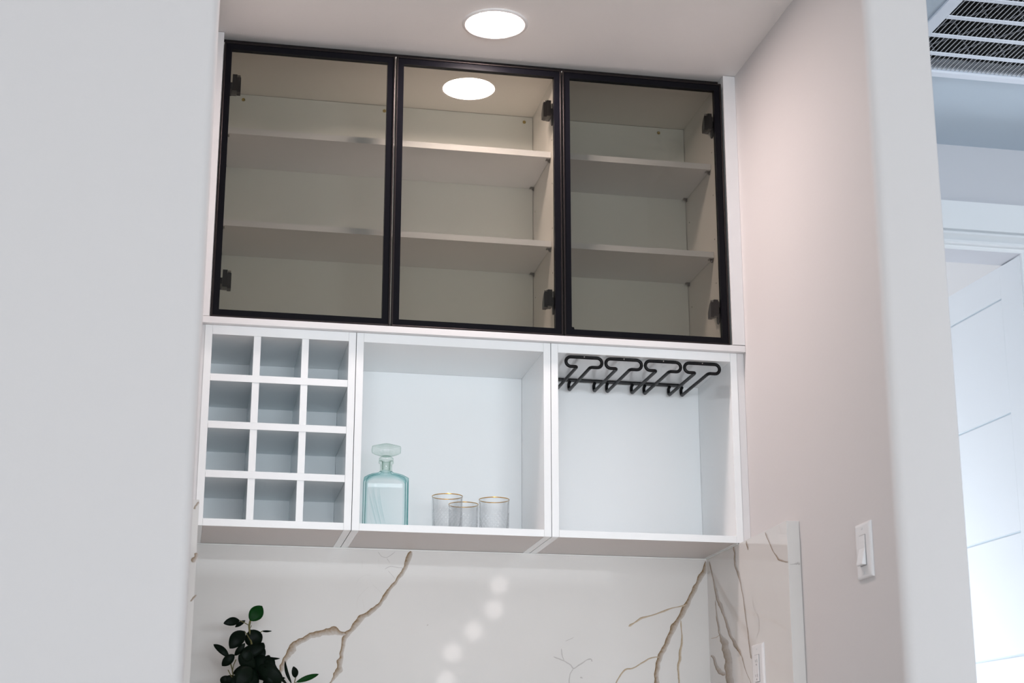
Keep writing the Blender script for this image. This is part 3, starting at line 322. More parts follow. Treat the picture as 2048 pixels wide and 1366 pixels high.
VEINS_SIDE = [
  [[0.2695,-0.5415,0.2649,-0.5418],[0.2676,-0.5482,0.2565,-0.549],[0.263,-0.5551,0.2514,-0.556],[0.2593,-0.562,0.2491,-0.5627],[0.2547,-0.569,0.2465,-0.5696],[0.2511,-0.5761,0.2428,-0.5767],[0.2472,-0.5834,0.2387,-0.584],[0.2424,-0.5906,0.2337,-0.5913],[0.2396,-0.5974,0.2285,-0.5983],[0.2378,-0.6038,0.223,-0.6049],[0.2352,-0.6099,0.2198,-0.6111],[0.2339,-0.6159,0.216,-0.6173],[0.2311,-0.6219,0.2083,-0.6237],[0.228,-0.6281,0.2045,-0.6297],[0.2257,-0.6341,0.2046,-0.6354],[0.2219,-0.6403,0.2003,-0.6412],[0.2205,-0.6462,0.1953,-0.6469],[0.219,-0.652,0.194,-0.6523],[0.2117,-0.6578,0.1892,-0.6577],[0.2051,-0.6636,0.1789,-0.6633],[0.2012,-0.6697,0.1679,-0.6695],[0.1909,-0.6764,0.1626,-0.6764],[0.1825,-0.6836,0.159,-0.6837],[0.1774,-0.6909,0.1547,-0.6912],[0.1672,-0.6988,0.1496,-0.6991],[0.1579,-0.7074,0.1414,-0.7077],[0.1502,-0.7164,0.1317,-0.7167],[0.1441,-0.7253,0.1239,-0.7255],[0.1406,-0.7334,0.1182,-0.7335],[0.134,-0.7406,0.1117,-0.7405],[0.1289,-0.7471,0.1069,-0.7467],[0.1255,-0.7535,0.1036,-0.7529],[0.1189,-0.7599,0.099,-0.7591],[0.1097,-0.7662,0.0904,-0.7652],[0.0982,-0.7723,0.0773,-0.7711],[0.0913,-0.7787,0.0671,-0.7768],[0.0885,-0.7849,0.0619,-0.7825],[0.0835,-0.7903,0.0567,-0.7876],[0.074,-0.7946,0.0489,-0.7921],[0.0645,-0.7988,0.0427,-0.7968],[0.0569,-0.8031,0.0351,-0.8014],[0.0473,-0.8074,0.0287,-0.8062],[0.0409,-0.8121,0.0264,-0.8114],[0.0339,-0.8167,0.0231,-0.8164],[0.0265,-0.8209,0.0188,-0.8207],[0.0235,-0.8243,0.0154,-0.8242],[0.0227,-0.8273,0.0127,-0.8272],[0.0212,-0.8304,0.0107,-0.8304],[0.0175,-0.8347,0.0093,-0.8347],[0.013,-0.8408,0.0064,-0.8408],[0.0084,-0.8481,0.0019,-0.848],[0.0022,-0.8555,-0.0032,-0.8554],[-0.0049,-0.8625,-0.0087,-0.8624],[-0.0116,-0.8689,-0.015,-0.8687],[-0.0187,-0.8749,-0.0221,-0.8747],[-0.0265,-0.8807,-0.0297,-0.8806],[-0.0335,-0.8867,-0.0364,-0.8866],[-0.0385,-0.893,-0.042,-0.8928],[-0.0429,-0.8994,-0.047,-0.8992],[-0.0474,-0.9058,-0.0512,-0.9057],[-0.0533,-0.9121,-0.0546,-0.9121]],
  [[0.2268,-0.6526,0.2238,-0.6529],[0.2277,-0.6621,0.2193,-0.6629],[0.2259,-0.6718,0.2185,-0.6724],[0.2232,-0.6814,0.2164,-0.682],[0.222,-0.6905,0.2127,-0.6912],[0.2234,-0.6987,0.2099,-0.6996],[0.2214,-0.7067,0.2058,-0.7077],[0.2165,-0.7146,0.201,-0.7155],[0.213,-0.7219,0.1972,-0.7228],[0.2104,-0.7284,0.194,-0.7293],[0.2091,-0.7343,0.1941,-0.735],[0.2088,-0.7401,0.1948,-0.7405],[0.2039,-0.7457,0.1899,-0.7458],[0.1993,-0.7507,0.1814,-0.7504],[0.1966,-0.7554,0.1732,-0.7546],[0.1957,-0.7603,0.1617,-0.7588],[0.1964,-0.7656,0.1491,-0.7634],[0.1882,-0.7709,0.1332,-0.769],[0.1797,-0.7765,0.1239,-0.7756],[0.1821,-0.7824,0.1285,-0.7825],[0.1856,-0.7884,0.1291,-0.7894],[0.1765,-0.7952,0.1174,-0.7969],[0.1717,-0.8023,0.1095,-0.8049],[0.169,-0.8096,0.108,-0.8126],[0.159,-0.8174,0.1025,-0.8204],[0.1589,-0.8248,0.1008,-0.8279],[0.1672,-0.8317,0.1039,-0.8351],[0.1682,-0.839,0.1044,-0.8424],[0.1605,-0.8469,0.1024,-0.85],[0.1573,-0.8547,0.1046,-0.8576],[0.1612,-0.8623,0.1038,-0.8654],[0.1581,-0.8703,0.0948,-0.8736],[0.1525,-0.8781,0.0927,-0.8812],[0.1531,-0.8851,0.0942,-0.8881],[0.1549,-0.8918,0.0951,-0.8948],[0.1538,-0.8986,0.0965,-0.9014],[0.1315,-0.9064,0.1076,-0.9075]],
  [[0.2746,-0.75,0.2748,-0.7494],[0.2619,-0.7514,0.2626,-0.7498],[0.2494,-0.7521,0.2505,-0.7504],[0.2373,-0.7527,0.2387,-0.751],[0.2265,-0.753,0.2284,-0.7512],[0.2179,-0.7523,0.2202,-0.7506],[0.2108,-0.751,0.2133,-0.7495],[0.2038,-0.7499,0.2067,-0.7484],[0.1975,-0.7484,0.1986,-0.7479]],
  [[0.2792,-0.7953,0.2732,-0.7942],[0.277,-0.7989,0.2598,-0.7963],[0.2684,-0.8014,0.25,-0.7993],[0.2636,-0.8045,0.2434,-0.8027],[0.2602,-0.8078,0.2391,-0.8066],[0.2574,-0.8116,0.2359,-0.8109],[0.256,-0.8159,0.2329,-0.8153],[0.2536,-0.8203,0.2295,-0.8197],[0.2499,-0.8245,0.2258,-0.8236],[0.246,-0.8285,0.2212,-0.8269],[0.2429,-0.8324,0.2157,-0.8299],[0.2388,-0.8363,0.2102,-0.8329],[0.2319,-0.8399,0.2028,-0.8357],[0.2264,-0.8438,0.1955,-0.8387],[0.2203,-0.848,0.1907,-0.842],[0.2087,-0.8511,0.1847,-0.8449],[0.1966,-0.8532,0.1768,-0.8464],[0.1882,-0.8556,0.1712,-0.8476],[0.1796,-0.8571,0.1664,-0.849],[0.169,-0.857,0.1614,-0.8504],[0.1597,-0.8566,0.1579,-0.8546]],
  [[0.0581,-0.5338,0.0519,-0.5347],[0.062,-0.5396,0.0479,-0.5415],[0.0565,-0.5467,0.0439,-0.5484],[0.0541,-0.5533,0.0425,-0.5549],[0.0567,-0.5594,0.0445,-0.561],[0.0584,-0.5656,0.0444,-0.5674],[0.0574,-0.5723,0.0433,-0.5739],[0.0575,-0.5788,0.0435,-0.5801],[0.0554,-0.5852,0.0408,-0.5862],[0.0504,-0.5912,0.0356,-0.5919],[0.045,-0.5967,0.0295,-0.5974],[0.0392,-0.6024,0.0222,-0.603],[0.0353,-0.6088,0.0171,-0.6096],[0.0295,-0.6166,0.0152,-0.6173],[0.0214,-0.6254,0.0112,-0.6259],[0.0155,-0.6342,0.0076,-0.6347],[0.0118,-0.6426,0.0058,-0.643],[0.0089,-0.6506,0.0024,-0.651],[0.0047,-0.6584,-0.0011,-0.6588],[0.0004,-0.6663,-0.005,-0.6666],[-0.0032,-0.6748,-0.0093,-0.6752],[-0.0058,-0.6842,-0.012,-0.6846],[-0.0074,-0.6942,-0.0147,-0.6947],[-0.0098,-0.7043,-0.0183,-0.7049],[-0.0126,-0.7142,-0.0202,-0.7148],[-0.0145,-0.7237,-0.0217,-0.7242],[-0.0171,-0.733,-0.0245,-0.7335],[-0.0206,-0.7422,-0.027,-0.7427],[-0.0237,-0.7512,-0.0298,-0.7516],[-0.0274,-0.7598,-0.0341,-0.7602],[-0.0296,-0.768,-0.0364,-0.7685],[-0.03,-0.7761,-0.0369,-0.7765],[-0.0315,-0.7842,-0.0386,-0.7847],[-0.0333,-0.7924,-0.041,-0.7928],[-0.0352,-0.8006,-0.0434,-0.801],[-0.0372,-0.8085,-0.0454,-0.8089],[-0.0386,-0.8153,-0.0467,-0.8157],[-0.0405,-0.8207,-0.0491,-0.8211],[-0.0433,-0.8251,-0.0523,-0.8255],[-0.043,-0.8292,-0.0544,-0.8296],[-0.0477,-0.8334,-0.0519,-0.8335]],
  [[-0.0439,-0.535,-0.0496,-0.5356],[-0.0415,-0.5408,-0.0545,-0.5419],[-0.0459,-0.5471,-0.057,-0.5481],[-0.0505,-0.5534,-0.0606,-0.5543],[-0.0541,-0.5596,-0.059,-0.56]],
  [[-0.188,-0.5359,-0.1918,-0.536],[-0.1913,-0.5431,-0.2006,-0.5433],[-0.1975,-0.5504,-0.2055,-0.5505],[-0.2052,-0.5577,-0.213,-0.5578],[-0.2127,-0.5649,-0.2203,-0.565],[-0.2196,-0.5721,-0.2262,-0.5721],[-0.2262,-0.5793,-0.2328,-0.5793],[-0.233,-0.5864,-0.2394,-0.5863],[-0.241,-0.593,-0.246,-0.5928],[-0.2491,-0.5991,-0.2555,-0.5987],[-0.2576,-0.6048,-0.2654,-0.604],[-0.2645,-0.6105,-0.2727,-0.6091],[-0.2706,-0.6162,-0.2796,-0.6139],[-0.2811,-0.6203,-0.2891,-0.6174],[-0.2935,-0.6232,-0.3,-0.62],[-0.3051,-0.6258,-0.3095,-0.6228],[-0.3145,-0.628,-0.3178,-0.6255],[-0.3214,-0.6299,-0.3249,-0.627],[-0.3272,-0.631,-0.3307,-0.6282],[-0.3331,-0.6318,-0.3362,-0.6292],[-0.3395,-0.6321,-0.3407,-0.631]],
  [[-0.0746,-0.6879,-0.0763,-0.688],[-0.0755,-0.6947,-0.0789,-0.6949],[-0.0778,-0.7016,-0.0806,-0.7018],[-0.0807,-0.7084,-0.0833,-0.7085],[-0.0848,-0.7147,-0.0877,-0.7147],[-0.0912,-0.7203,-0.0943,-0.7202],[-0.0994,-0.7254,-0.1025,-0.7253],[-0.1073,-0.7306,-0.1102,-0.7306],[-0.1129,-0.7368,-0.1159,-0.7369],[-0.1148,-0.7445,-0.1185,-0.7447],[-0.1146,-0.7533,-0.1183,-0.7536],[-0.1139,-0.7619,-0.1171,-0.7623],[-0.1114,-0.769,-0.1143,-0.7694],[-0.1068,-0.7737,-0.1097,-0.7742],[-0.1015,-0.777,-0.1046,-0.7776],[-0.0959,-0.7799,-0.0992,-0.7807],[-0.0909,-0.7831,-0.0921,-0.7834]],
  [[-0.2905,-0.5352,-0.2915,-0.5353],[-0.2923,-0.5408,-0.2948,-0.541],[-0.2953,-0.5465,-0.2979,-0.5467],[-0.2985,-0.5521,-0.3011,-0.5524],[-0.3025,-0.5579,-0.3037,-0.558]],
]
VEINS_END = [
  [[1.3849,-0.6376,1.3849,-0.637],[1.3879,-0.6375,1.3877,-0.6361],[1.3907,-0.6372,1.3906,-0.6357],[1.3936,-0.6371,1.3933,-0.6353],[1.396,-0.6368,1.3957,-0.6349],[1.3978,-0.6368,1.3975,-0.634],[1.3993,-0.6367,1.3988,-0.6329],[1.4006,-0.6366,1.4002,-0.6325],[1.402,-0.6373,1.4016,-0.6324],[1.4033,-0.6369,1.4029,-0.6317],[1.4045,-0.6356,1.4044,-0.6306],[1.4057,-0.6359,1.4058,-0.6299],[1.4068,-0.6376,1.4071,-0.631],[1.4077,-0.6382,1.4082,-0.632],[1.4088,-0.637,1.4093,-0.6314],[1.4097,-0.6367,1.4103,-0.6316],[1.4107,-0.6367,1.411,-0.634]],
]
VEINS_LEFT_END = [
  [[-0.0073,-0.5363,-0.0052,-0.5378],[-0.0092,-0.5379,-0.0052,-0.5406],[-0.0107,-0.5398,-0.007,-0.5423],[-0.0118,-0.542,-0.0082,-0.5444],[-0.0127,-0.5442,-0.0097,-0.5463],[-0.0147,-0.5458,-0.0113,-0.5481],[-0.0156,-0.5481,-0.0119,-0.5505],[-0.0163,-0.5505,-0.012,-0.5534],[-0.0173,-0.5527,-0.0149,-0.5543]],
  [[-0.0061,-0.6514,-0.0024,-0.6528],[-0.01,-0.6531,-0.0011,-0.6565],[-0.0096,-0.6564,-0.0018,-0.6595],[-0.0093,-0.6597,-0.0031,-0.6623],[-0.0116,-0.6618,-0.0045,-0.6649],[-0.0149,-0.6633,-0.0057,-0.6676],[-0.0162,-0.6657,-0.0066,-0.6704],[-0.0166,-0.6686,-0.0081,-0.6729],[-0.0148,-0.6727,-0.0124,-0.6739]],
  [[-0.0012,-0.7447,-0.0002,-0.7456],[-0.0037,-0.7454,-0.001,-0.7479],[-0.0052,-0.7472,-0.0023,-0.7499],[-0.0068,-0.7489,-0.0038,-0.7516],[-0.0085,-0.7506,-0.0053,-0.7534],[-0.0098,-0.7527,-0.0067,-0.7553],[-0.011,-0.7549,-0.0082,-0.7573],[-0.0125,-0.7569,-0.0098,-0.7591],[-0.0136,-0.7593,-0.0126,-0.7601]],
]
LEAVES = [
  ([0.1372,0.13,-0.7465],[0.1663,0.138,-0.7081],0.0351,0.1,0.1,1),
  ([0.1115,0.12,-0.7474],[0.0721,0.108,-0.7568],0.0212,0.2,0.15,0),
  ([0.1268,0.15,-0.7438],[0.1024,0.158,-0.7602],0.011,0.4,0.1,0),
  ([0.1237,0.1,-0.7751],[0.0896,0.088,-0.8197],0.036,0.5,0.25,0),
  ([0.1378,0.12,-0.7699],[0.1597,0.128,-0.8113],0.0455,0.2,0.2,0),
  ([0.1691,0.16,-0.7682],[0.1933,0.148,-0.7689],0.0053,0.8,0.1,0),
  ([0.0891,0.1,-0.8396],[0.0503,0.108,-0.8083],0.018,0.4,0.25,0),
  ([0.1026,0.09,-0.8364],[0.1258,0.078,-0.8071],0.0156,0.5,0.1,0),
  ([0.1014,0.08,-0.835],[0.0726,0.088,-0.862],0.0237,0.5,0.1,0),
  ([0.1139,0.1,-0.8353],[0.1736,0.088,-0.8133],0.0322,0.3,0.2,0),
  ([0.1112,0.07,-0.8365],[0.1533,0.078,-0.8645],0.036,0.3,0.1,0),
  ([0.1381,0.11,-0.8417],[0.2072,0.098,-0.8728],0.0493,0.2,0.25,0),
  ([0.1713,0.15,-0.8328],[0.2168,0.158,-0.8352],0.0076,0.7,0.1,0),
  ([0.1003,0.1,-0.8799],[0.1472,0.088,-0.8583],0.0209,0.4,0.1,0),
  ([0.1568,0.12,-0.8263],[0.1735,0.128,-0.8],0.0228,0.3,0.1,0),
  ([0.1599,0.09,-0.8603],[0.2218,0.078,-0.8959],0.0455,0.2,0.2,0),
  ([0.1195,0.08,-0.8742],[0.1619,0.088,-0.91],0.0493,0.2,0.2,0),
  ([0.1611,0.13,-0.8411],[0.1785,0.118,-0.8935],0.0569,0.1,0.1,0),
  ([0.1083,0.1,-0.8852],[0.0786,0.108,-0.9098],0.0285,0.3,0.2,0),
  ([0.1293,0.08,-0.8849],[0.0965,0.068,-0.9217],0.0379,0.3,0.2,0),
  ([0.1397,0.14,-0.8485],[0.142,0.148,-0.8918],0.0493,0.1,0.1,0),
  ([0.2366,0.12,-0.9034],[0.1963,0.108,-0.8424],0.0099,0.7,-0.35,0),
  ([0.2446,0.1,-0.9017],[0.2265,0.108,-0.845],0.0083,0.8,-0.2,0),
  ([0.2542,0.11,-0.8859],[0.2469,0.098,-0.8593],0.0175,0.3,0.1,0),
  ([0.2548,0.1,-0.8976],[0.3109,0.108,-0.8762],0.0137,0.5,-0.2,1),
  ([0.2209,0.12,-0.8857],[0.2284,0.108,-0.8876],0.0049,0.5,0,0),
  ([0.1774,0.1,-0.8903],[0.2104,0.108,-0.9203],0.0417,0.2,0.2,0),
  ([0.1568,0.13,-0.8144],[0.1769,0.118,-0.8356],0.0285,0.2,0.1,0),
  ([0.1169,0.06,-0.8334],[0.1473,0.068,-0.8445],0.0285,0.2,0.1,0),
  ([0.175,0.09,-0.846],[0.2001,0.078,-0.8621],0.0322,0.2,0.2,0),
  ([0.0865,0.1,-0.884],[0.0769,0.108,-0.9068],0.0228,0.4,0.2,0),
  ([0.1436,0.07,-0.8653],[0.1079,0.058,-0.91],0.0455,0.2,0.1,0),
  ([0.1834,0.08,-0.8731],[0.2151,0.088,-0.9092],0.0398,0.2,0.1,0),
  ([0.1777,0.12,-0.8346],[0.1901,0.108,-0.8441],0.0171,0.3,0.1,0),
]
STEMS = [
  ([[0.1376,0.12,-0.7476],[0.1353,0.12,-0.7604],[0.1371,0.12,-0.773],[0.1413,0.12,-0.7951],[0.1462,0.12,-0.8171],[0.1496,0.12,-0.8422],[0.151,0.12,-0.8735],[0.1509,0.12,-0.9079]],0.00266),
  ([[0.1333,0.12,-0.7581],[0.1236,0.12,-0.7527],[0.1115,0.12,-0.7474]],0.00113),
  ([[0.1241,0.11,-0.7741],[0.1316,0.11,-0.7837],[0.141,0.11,-0.7993]],0.00113),
  ([[0.0927,0.1,-0.8512],[0.0982,0.1,-0.8683],[0.1003,0.1,-0.8799],[0.1057,0.1,-0.8961],[0.1223,0.1,-0.919]],0.00164),
  ([[0.1062,0.09,-0.8456],[0.1013,0.09,-0.8582],[0.0986,0.09,-0.8737]],0.00123),
  ([[0.0879,0.09,-0.8708],[0.0955,0.09,-0.8846],[0.1029,0.09,-0.8938]],0.00123),
  ([[0.101,0.09,-0.8356],[0.0926,0.09,-0.8552]],0.00102),
  ([[0.2542,0.11,-0.8859],[0.2522,0.11,-0.8946],[0.2511,0.11,-0.9071]],0.00123),
  ([[0.2548,0.1,-0.8976],[0.2519,0.1,-0.9047],[0.2508,0.1,-0.9109]],0.00123),
  ([[0.1702,0.15,-0.7692],[0.1593,0.15,-0.7758],[0.1437,0.15,-0.7841]],0.00102),
  ([[0.1361,0.12,-0.7667],[0.1399,0.12,-0.7635],[0.1413,0.12,-0.7587]],0.00082),
]
# ------------------------------------------------------------------ the room shell
ZC = 0.787; ZF = -Z0                 # ceiling and floor
XL, XR = -0.021, 1.4139              # alcove side walls
YB = 0.335                           # alcove back wall
YP = -0.90                           # front faces of the two wall ends
RX0, RX1 = -3.2, 5.2                 # big room

struct(box('floor', 'floor', RX0, RX1, WIN_Y, 3.4, ZF - 0.05, ZF))
# ceiling with the opening of the return-air grille
VX0, VX1, VY0, VY1 = 1.834, 2.54, -0.72, -0.156
c = MB()
XS = 1.50                            # the hall ceiling starts over the right wall end
c.box(RX0, XS, WIN_Y, 3.4, ZC, ZC + 0.2); c.box(XS, RX1, WIN_Y, -0.89, ZC, ZC + 0.2); c.box(XS, RX1, YB + 0.1, 3.4, ZC, ZC + 0.2)
struct(c.build('ceiling', 'ceiling', merge=False))
c = MB()
c.box(XS, VX0, -0.89, YB + 0.1, ZC, ZC + 0.2); c.box(VX1, RX1, -0.89, YB + 0.1, ZC, ZC + 0.2)
c.box(VX0, VX1, -0.89, VY0, ZC, ZC + 0.2); c.box(VX0, VX1, VY1, YB + 0.1, ZC, ZC + 0.2)
struct(c.build('ceiling_hall', 'hall_ceiling', merge=False))
# wall ends with rounded (bullnose) corners
R = 0.024
lw = [(XL, YB)] + arc(XL - R, YP + R, R, 0, -90, 8) + [(RX0, YP), (RX0, YB)]
def wall_prism(name, poly, z0=ZF, z1=ZC, m='wall'):
    o = MB().prism(poly, 2, z0, z1).build(name, m)
    for p in o.data.polygons:
        if abs(p.normal.z) < 0.5: p.use_smooth = True
    o.data.set_sharp_from_angle(angle=math.radians(30))
    return struct(o)
wall_prism('wall_left', lw)
XH = 1.567
rw = [(XR, YB)] + arc(XR + R, YP + R, R, 180, 270, 8) + arc(XH - 0.008, YP + 0.008, 0.008, 270, 360, 4) + [(XH, YB)]
wall_prism('wall_right', rw)
YH = 0.341                           # hall wall with the doorway
DX0, DX1, DZ = 1.60, 2.434, 0.446
struct(box('wall_back', 'wall', XL - 0.3, XH, YB, YB + 0.12, ZF, ZC))
h = MB(); h.box(XH, DX0, YH, YH + 0.12, ZF, ZC); h.box(DX1, RX1, YH, YH + 0.12, ZF, ZC); h.box(DX0, DX1, YH, YH + 0.12, DZ, ZC)
struct(h.build('wall_hall', 'hall_paint', merge=False))
struct(box('wall_hall_side', 'wall', 3.4, 3.5, -2.2, YH, ZF, ZC))
# shell of the big room behind the camera
struct(box('wall_room_left', 'wall', RX0 - 0.1, RX0, WIN_Y, YP, ZF, ZC))
struct(box('wall_room_right', 'wall', RX1, RX1 + 0.1, WIN_Y, YH, ZF, ZC))
w = MB(); zs0, zs1 = ZF + 0.33, ZF + 1.63  # low wide opening made up to suit the frontal fill
xs = [RX0, -2.53, 3.73, RX1]
for i in (0, 2): w.box(xs[i], xs[i + 1], WIN_Y - 0.15, WIN_Y, ZF, ZC)
w.box(xs[1], xs[2], WIN_Y - 0.15, WIN_Y, ZF, zs0); w.box(xs[1], xs[2], WIN_Y - 0.15, WIN_Y, zs1, ZC)
struct(w.build('wall_windows', 'wall', merge=False))
# room beyond the doorway
f = MB(); f.box(0.9, 1.0, YH + 0.12, 3.3, ZF, ZC); f.box(4.0, 4.1, YH + 0.12, 3.3, ZF, ZC); f.box(0.9, 4.1, 3.3, 3.4, ZF, ZC)
struct(f.build('wall_far_room', 'door', merge=False))

# head casing over the doorway, stepped mouldings
prof = [(0, 0.594), (-0.022, 0.594), (-0.022, 0.5035), (-0.009, 0.5005), (-0.009, 0.496), (-0.022, 0.494), (-0.023, 0.488), (-0.006, 0.474), (-0.006, 0.470), (-0.020, 0.468), (-0.020, 0.461), (-0.004, 0.457), (-0.003, 0.452), (-0.003, 0.4455), (0, 0.4455)]
struct(MB().prism([(YH + y, z) for y, z in prof], 0, DX0 - 0.04, 2.75).build('trim_1', 'door'))
j = MB(); j.box(DX1 - 0.002, DX1 + 0.018, YH - 0.004, YH + 0.124, ZF, DZ - 0.001); j.box(DX1 + 0.018, DX1 + 0.11, YH - 0.016, YH - 0.0005, ZF, 0.445)
struct(j.build('trim_2', 'door', merge=False))

# open white door with horizontal grooves
def grooved_door():
    hx, hy = 2.4292, 0.349
    ang = math.atan2(2.4056 - 2.4309, 0.7572 - 0.3532)
    t = thing('door_1', 'white interior door with horizontal grooves standing open beyond the hall', 'door', (hx, hy, ZF + 0.01))
    del t['category']; t['kind'] = 'structure'
    W_, top, bot = 0.80, 0.440, ZF + 0.012
    dx, dy = math.sin(ang), math.cos(ang)
    def slab(name, m, s0, s1, d0, d1, z0, z1, bev=0.0):
        poly = [(hx + dx * s + dy * d, hy + dy * s - dx * d) for s, d in ((s0, d0), (s1, d0), (s1, d1), (s0, d1))]
        return MB().prism(poly, 2, z0, z1).build(name, m, t, bev)
    slab('door_core', 'groove', 0.0, W_, 0.004, 0.034, bot, top)
    slab('stile', 'door', 0.0, 0.116, 0.0, 0.004, bot, top)
    slab('stile', 'door', W_ - 0.116, W_, 0.0, 0.004, bot, top)
    zz = [top, 0.337, -0.0275, -0.392, -0.753, -1.12, -1.48, bot]
    for a, b in zip(zz[:-1], zz[1:]):
        slab('panel', 'door', 0.1165, W_ - 0.1165, 0.0, 0.004, b + (0.0035 if b != bot else 0), a - (0.0035 if a != top else 0))
grooved_door()

# return-air grille in the hall ceiling
def grille():
    t = thing('ceiling_vent', 'pale blue-grey return air grille with fine fins set in the hall ceiling', 'vent', ((VX0 + VX1) / 2, (VY0 + VY1) / 2, ZC - 0.012))
    ox, oy = 0.036, 0.030
    fr = 'vent'
    def piece(poly):   # frame board with a bevelled lip
        return poly
    MB().box(VX0 - ox, VX0, VY0 - oy, VY1 + oy, ZC - 0.008, ZC - 0.0003).build('frame', fr, t, 0.002)
    MB().box(VX1, VX1 + ox, VY0 - oy, VY1 + oy, ZC - 0.008, ZC - 0.0003).build('frame', fr, t, 0.002)
    MB().box(VX0 + 0.0005, VX1 - 0.0005, VY1, VY1 + oy, ZC - 0.008, ZC - 0.0003).build('frame', fr, t, 0.002)
    MB().box(VX0 + 0.0005, VX1 - 0.0005, VY0 - oy, VY0, ZC - 0.008, ZC - 0.0003).build('frame', fr, t, 0.002)
    # inner throat
    g = MB(); d = 0.05
    g.box(VX0, VX0 + 0.002, VY0, VY1, ZC, ZC + d); g.box(VX1 - 0.002, VX1, VY0, VY1, ZC, ZC + d)
    g.box(VX0 + 0.002, VX1 - 0.002, VY1 - 0.002, VY1, ZC, ZC + d); g.box(VX0 + 0.002, VX1 - 0.002, VY0, VY0 + 0.002, ZC, ZC + d)
    g.build('throat', fr, t, merge=False)
    y = VY1 - 0.098
    while y > VY0 + 0.03:
        box('bar', fr, VX0 + 0.0022, VX1 - 0.0022, y - 0.011, y + 0.006, ZC - 0.005, ZC - 0.002, t, 0.0006)
        y -= 0.1035
    # fine fins running front to back, tilted
    n = 0; x = VX0 + 0.010; first = None
    while x < VX1 - 0.014:
        if first is None:
            p = [(x, ZC - 0.0015), (x + 0.0026, ZC - 0.0015), (x + 0.0100, ZC + 0.0085), (x + 0.008, ZC + 0.0085)]
            first = MB().prism(p, 1, VY0 + 0.0022, VY1 - 0.0022).build('fin', 'fin', t); fx = x
        else:
            q = first.copy(); COL.objects.link(q); q.location.x = first.location.x + (x - fx)
        x += 0.0132
    fl = box('filter', 'filter', VX0 + 0.0022, VX1 - 0.0022, VY0 + 0.0022, VY1 - 0.0022, ZC + 0.034, ZC + 0.049, t)
    k = 0
    for s in (-1, 1):
        for i in range(-4, 12):
            x0 = VX0 + 0.02 + i * 0.105
            pts = []
            for q in range(0, 13):
                yy = VY0 + 0.004 + (VY1 - VY0 - 0.008) * q / 12
                xx = x0 + s * (yy - VY0) * 0.75 + (0.4 if s < 0 else 0)
                if VX0 + 0.006 < xx < VX1 - 0.006: pts.append((xx, yy, ZC + 0.030))
            if len(pts) > 2: MB().tube(pts, 0.0028, 5).build('wire', 'wire', fl); k += 1
grille()

# ------------------------------------------------------------------ recessed lamp in the alcove ceiling
def downlight(x, y, label):
    t = thing('recessed_lamp', label, 'lamp', (x, y, ZC - 0.006))
    MB().lathe([(0.0745, ZC - 0.0005), (0.087, ZC - 0.0005), (0.0868, ZC - 0.003), (0.080, ZC - 0.0055), (0.0745, ZC - 0.0045), (0.0745, ZC - 0.0005)], x, y, 64).build('trim_ring', 'lamp_trim', t)
    d = MB(); d.lathe([(0.0001, ZC - 0.004), (0.0738, ZC - 0.004), (0.0738, ZC - 0.001), (0.0001, ZC - 0.001)], x, y, 64)
    d.build('diffuser', 'lamp', t)
downlight(0.693, -0.1905, 'round recessed ceiling lamp glowing white above the glass doors')

# ------------------------------------------------------------------ trim round the cabinets
struct(box('trim_3', 'white', XL + 0.0005, -0.0022, -0.004, 0.330, -0.0005, ZC - 0.002))
struct(box('trim_4', 'white', 1.3788, XR - 0.0005, -0.004, 0.330, 0.0005, ZC - 0.002))
struct(box('trim_5', 'white', XL + 0.0005, XR - 0.0005, -0.005, 0.3345, -0.0185, -0.0015, bevel=0.0008))
struct(box('shadow_strip', 'black_rim', -0.0015, 1.378, 0.040, 0.330, 0.7702, ZC - 0.001))  # dark board painting the shadow in the gap above the doors
struct(box('trim_7', 'white', XL + 0.0005, -0.0112, 0.0125, 0.33, -0.5285, -0.019))
struct(box('trim_8', 'white', 1.3942, XR - 0.0005, 0.0125, 0.33, -0.5285, -0.019))

# ------------------------------------------------------------------ glass-door wall cabinets
DW, DG, DH = 0.4559, 0.0030, 0.762
IB = 0.324                             # inside face of the back boards
SHELF_Z = ((0.534, 0.551), (0.2735, 0.2900))
def hinge(name, xs, s, z, parent):
    """cup hinge on a cabinet side whose inner face is x = xs; s = -1 when the cabinet lies to the left of that face"""
    h = MB()
    def bx(a0, a1, y0, y1, z0, z1):
        x0, x1 = sorted((xs + s * a0, xs + s * a1)); h.box(x0, x1, y0, y1, z + z0, z + z1)
    # mounting plate with two wings, then the tapering arm and the cup housing
    h.prism([(0.058 + 0.009 * math.cos(a), z + (0.024 if math.sin(a) > 0 else -0.024) + 0.009 * math.sin(a)) for a in [math.pi * k / 6 for k in range(0, 13)]], 0, xs + s * 0.0005, xs + s * 0.0035)
    bx(0.0036, 0.012, 0.036, 0.088, -0.0085, 0.0085)
    p = [(0.0225, z - 0.0200), (0.0225, z + 0.0260), (0.042, z + 0.0150), (0.064, z + 0.0110), (0.076, z + 0.004), (0.076, z - 0.013), (0.055, z - 0.0170)]
    h.prism(p, 0, xs + s * 0.0122, xs + s * 0.0245)
    q = [(0.0225, z - 0.024), (0.0225, z + 0.018), (0.034, z + 0.012), (0.047, z - 0.006), (0.047, z - 0.024)]
    h.prism(q, 0, xs + s * 0.0246, xs + s * 0.0345)
    o = h.build(name, 'hinge', parent, merge=False)
    r = MB(); r.tube([(xs + s * 0.0250, 0.0245, z + 0.0215), (xs + s * 0.0330, 0.0245, z + 0.0215)], 0.0035, 8)
    r.build('rivet', 'chrome', parent)
    return o

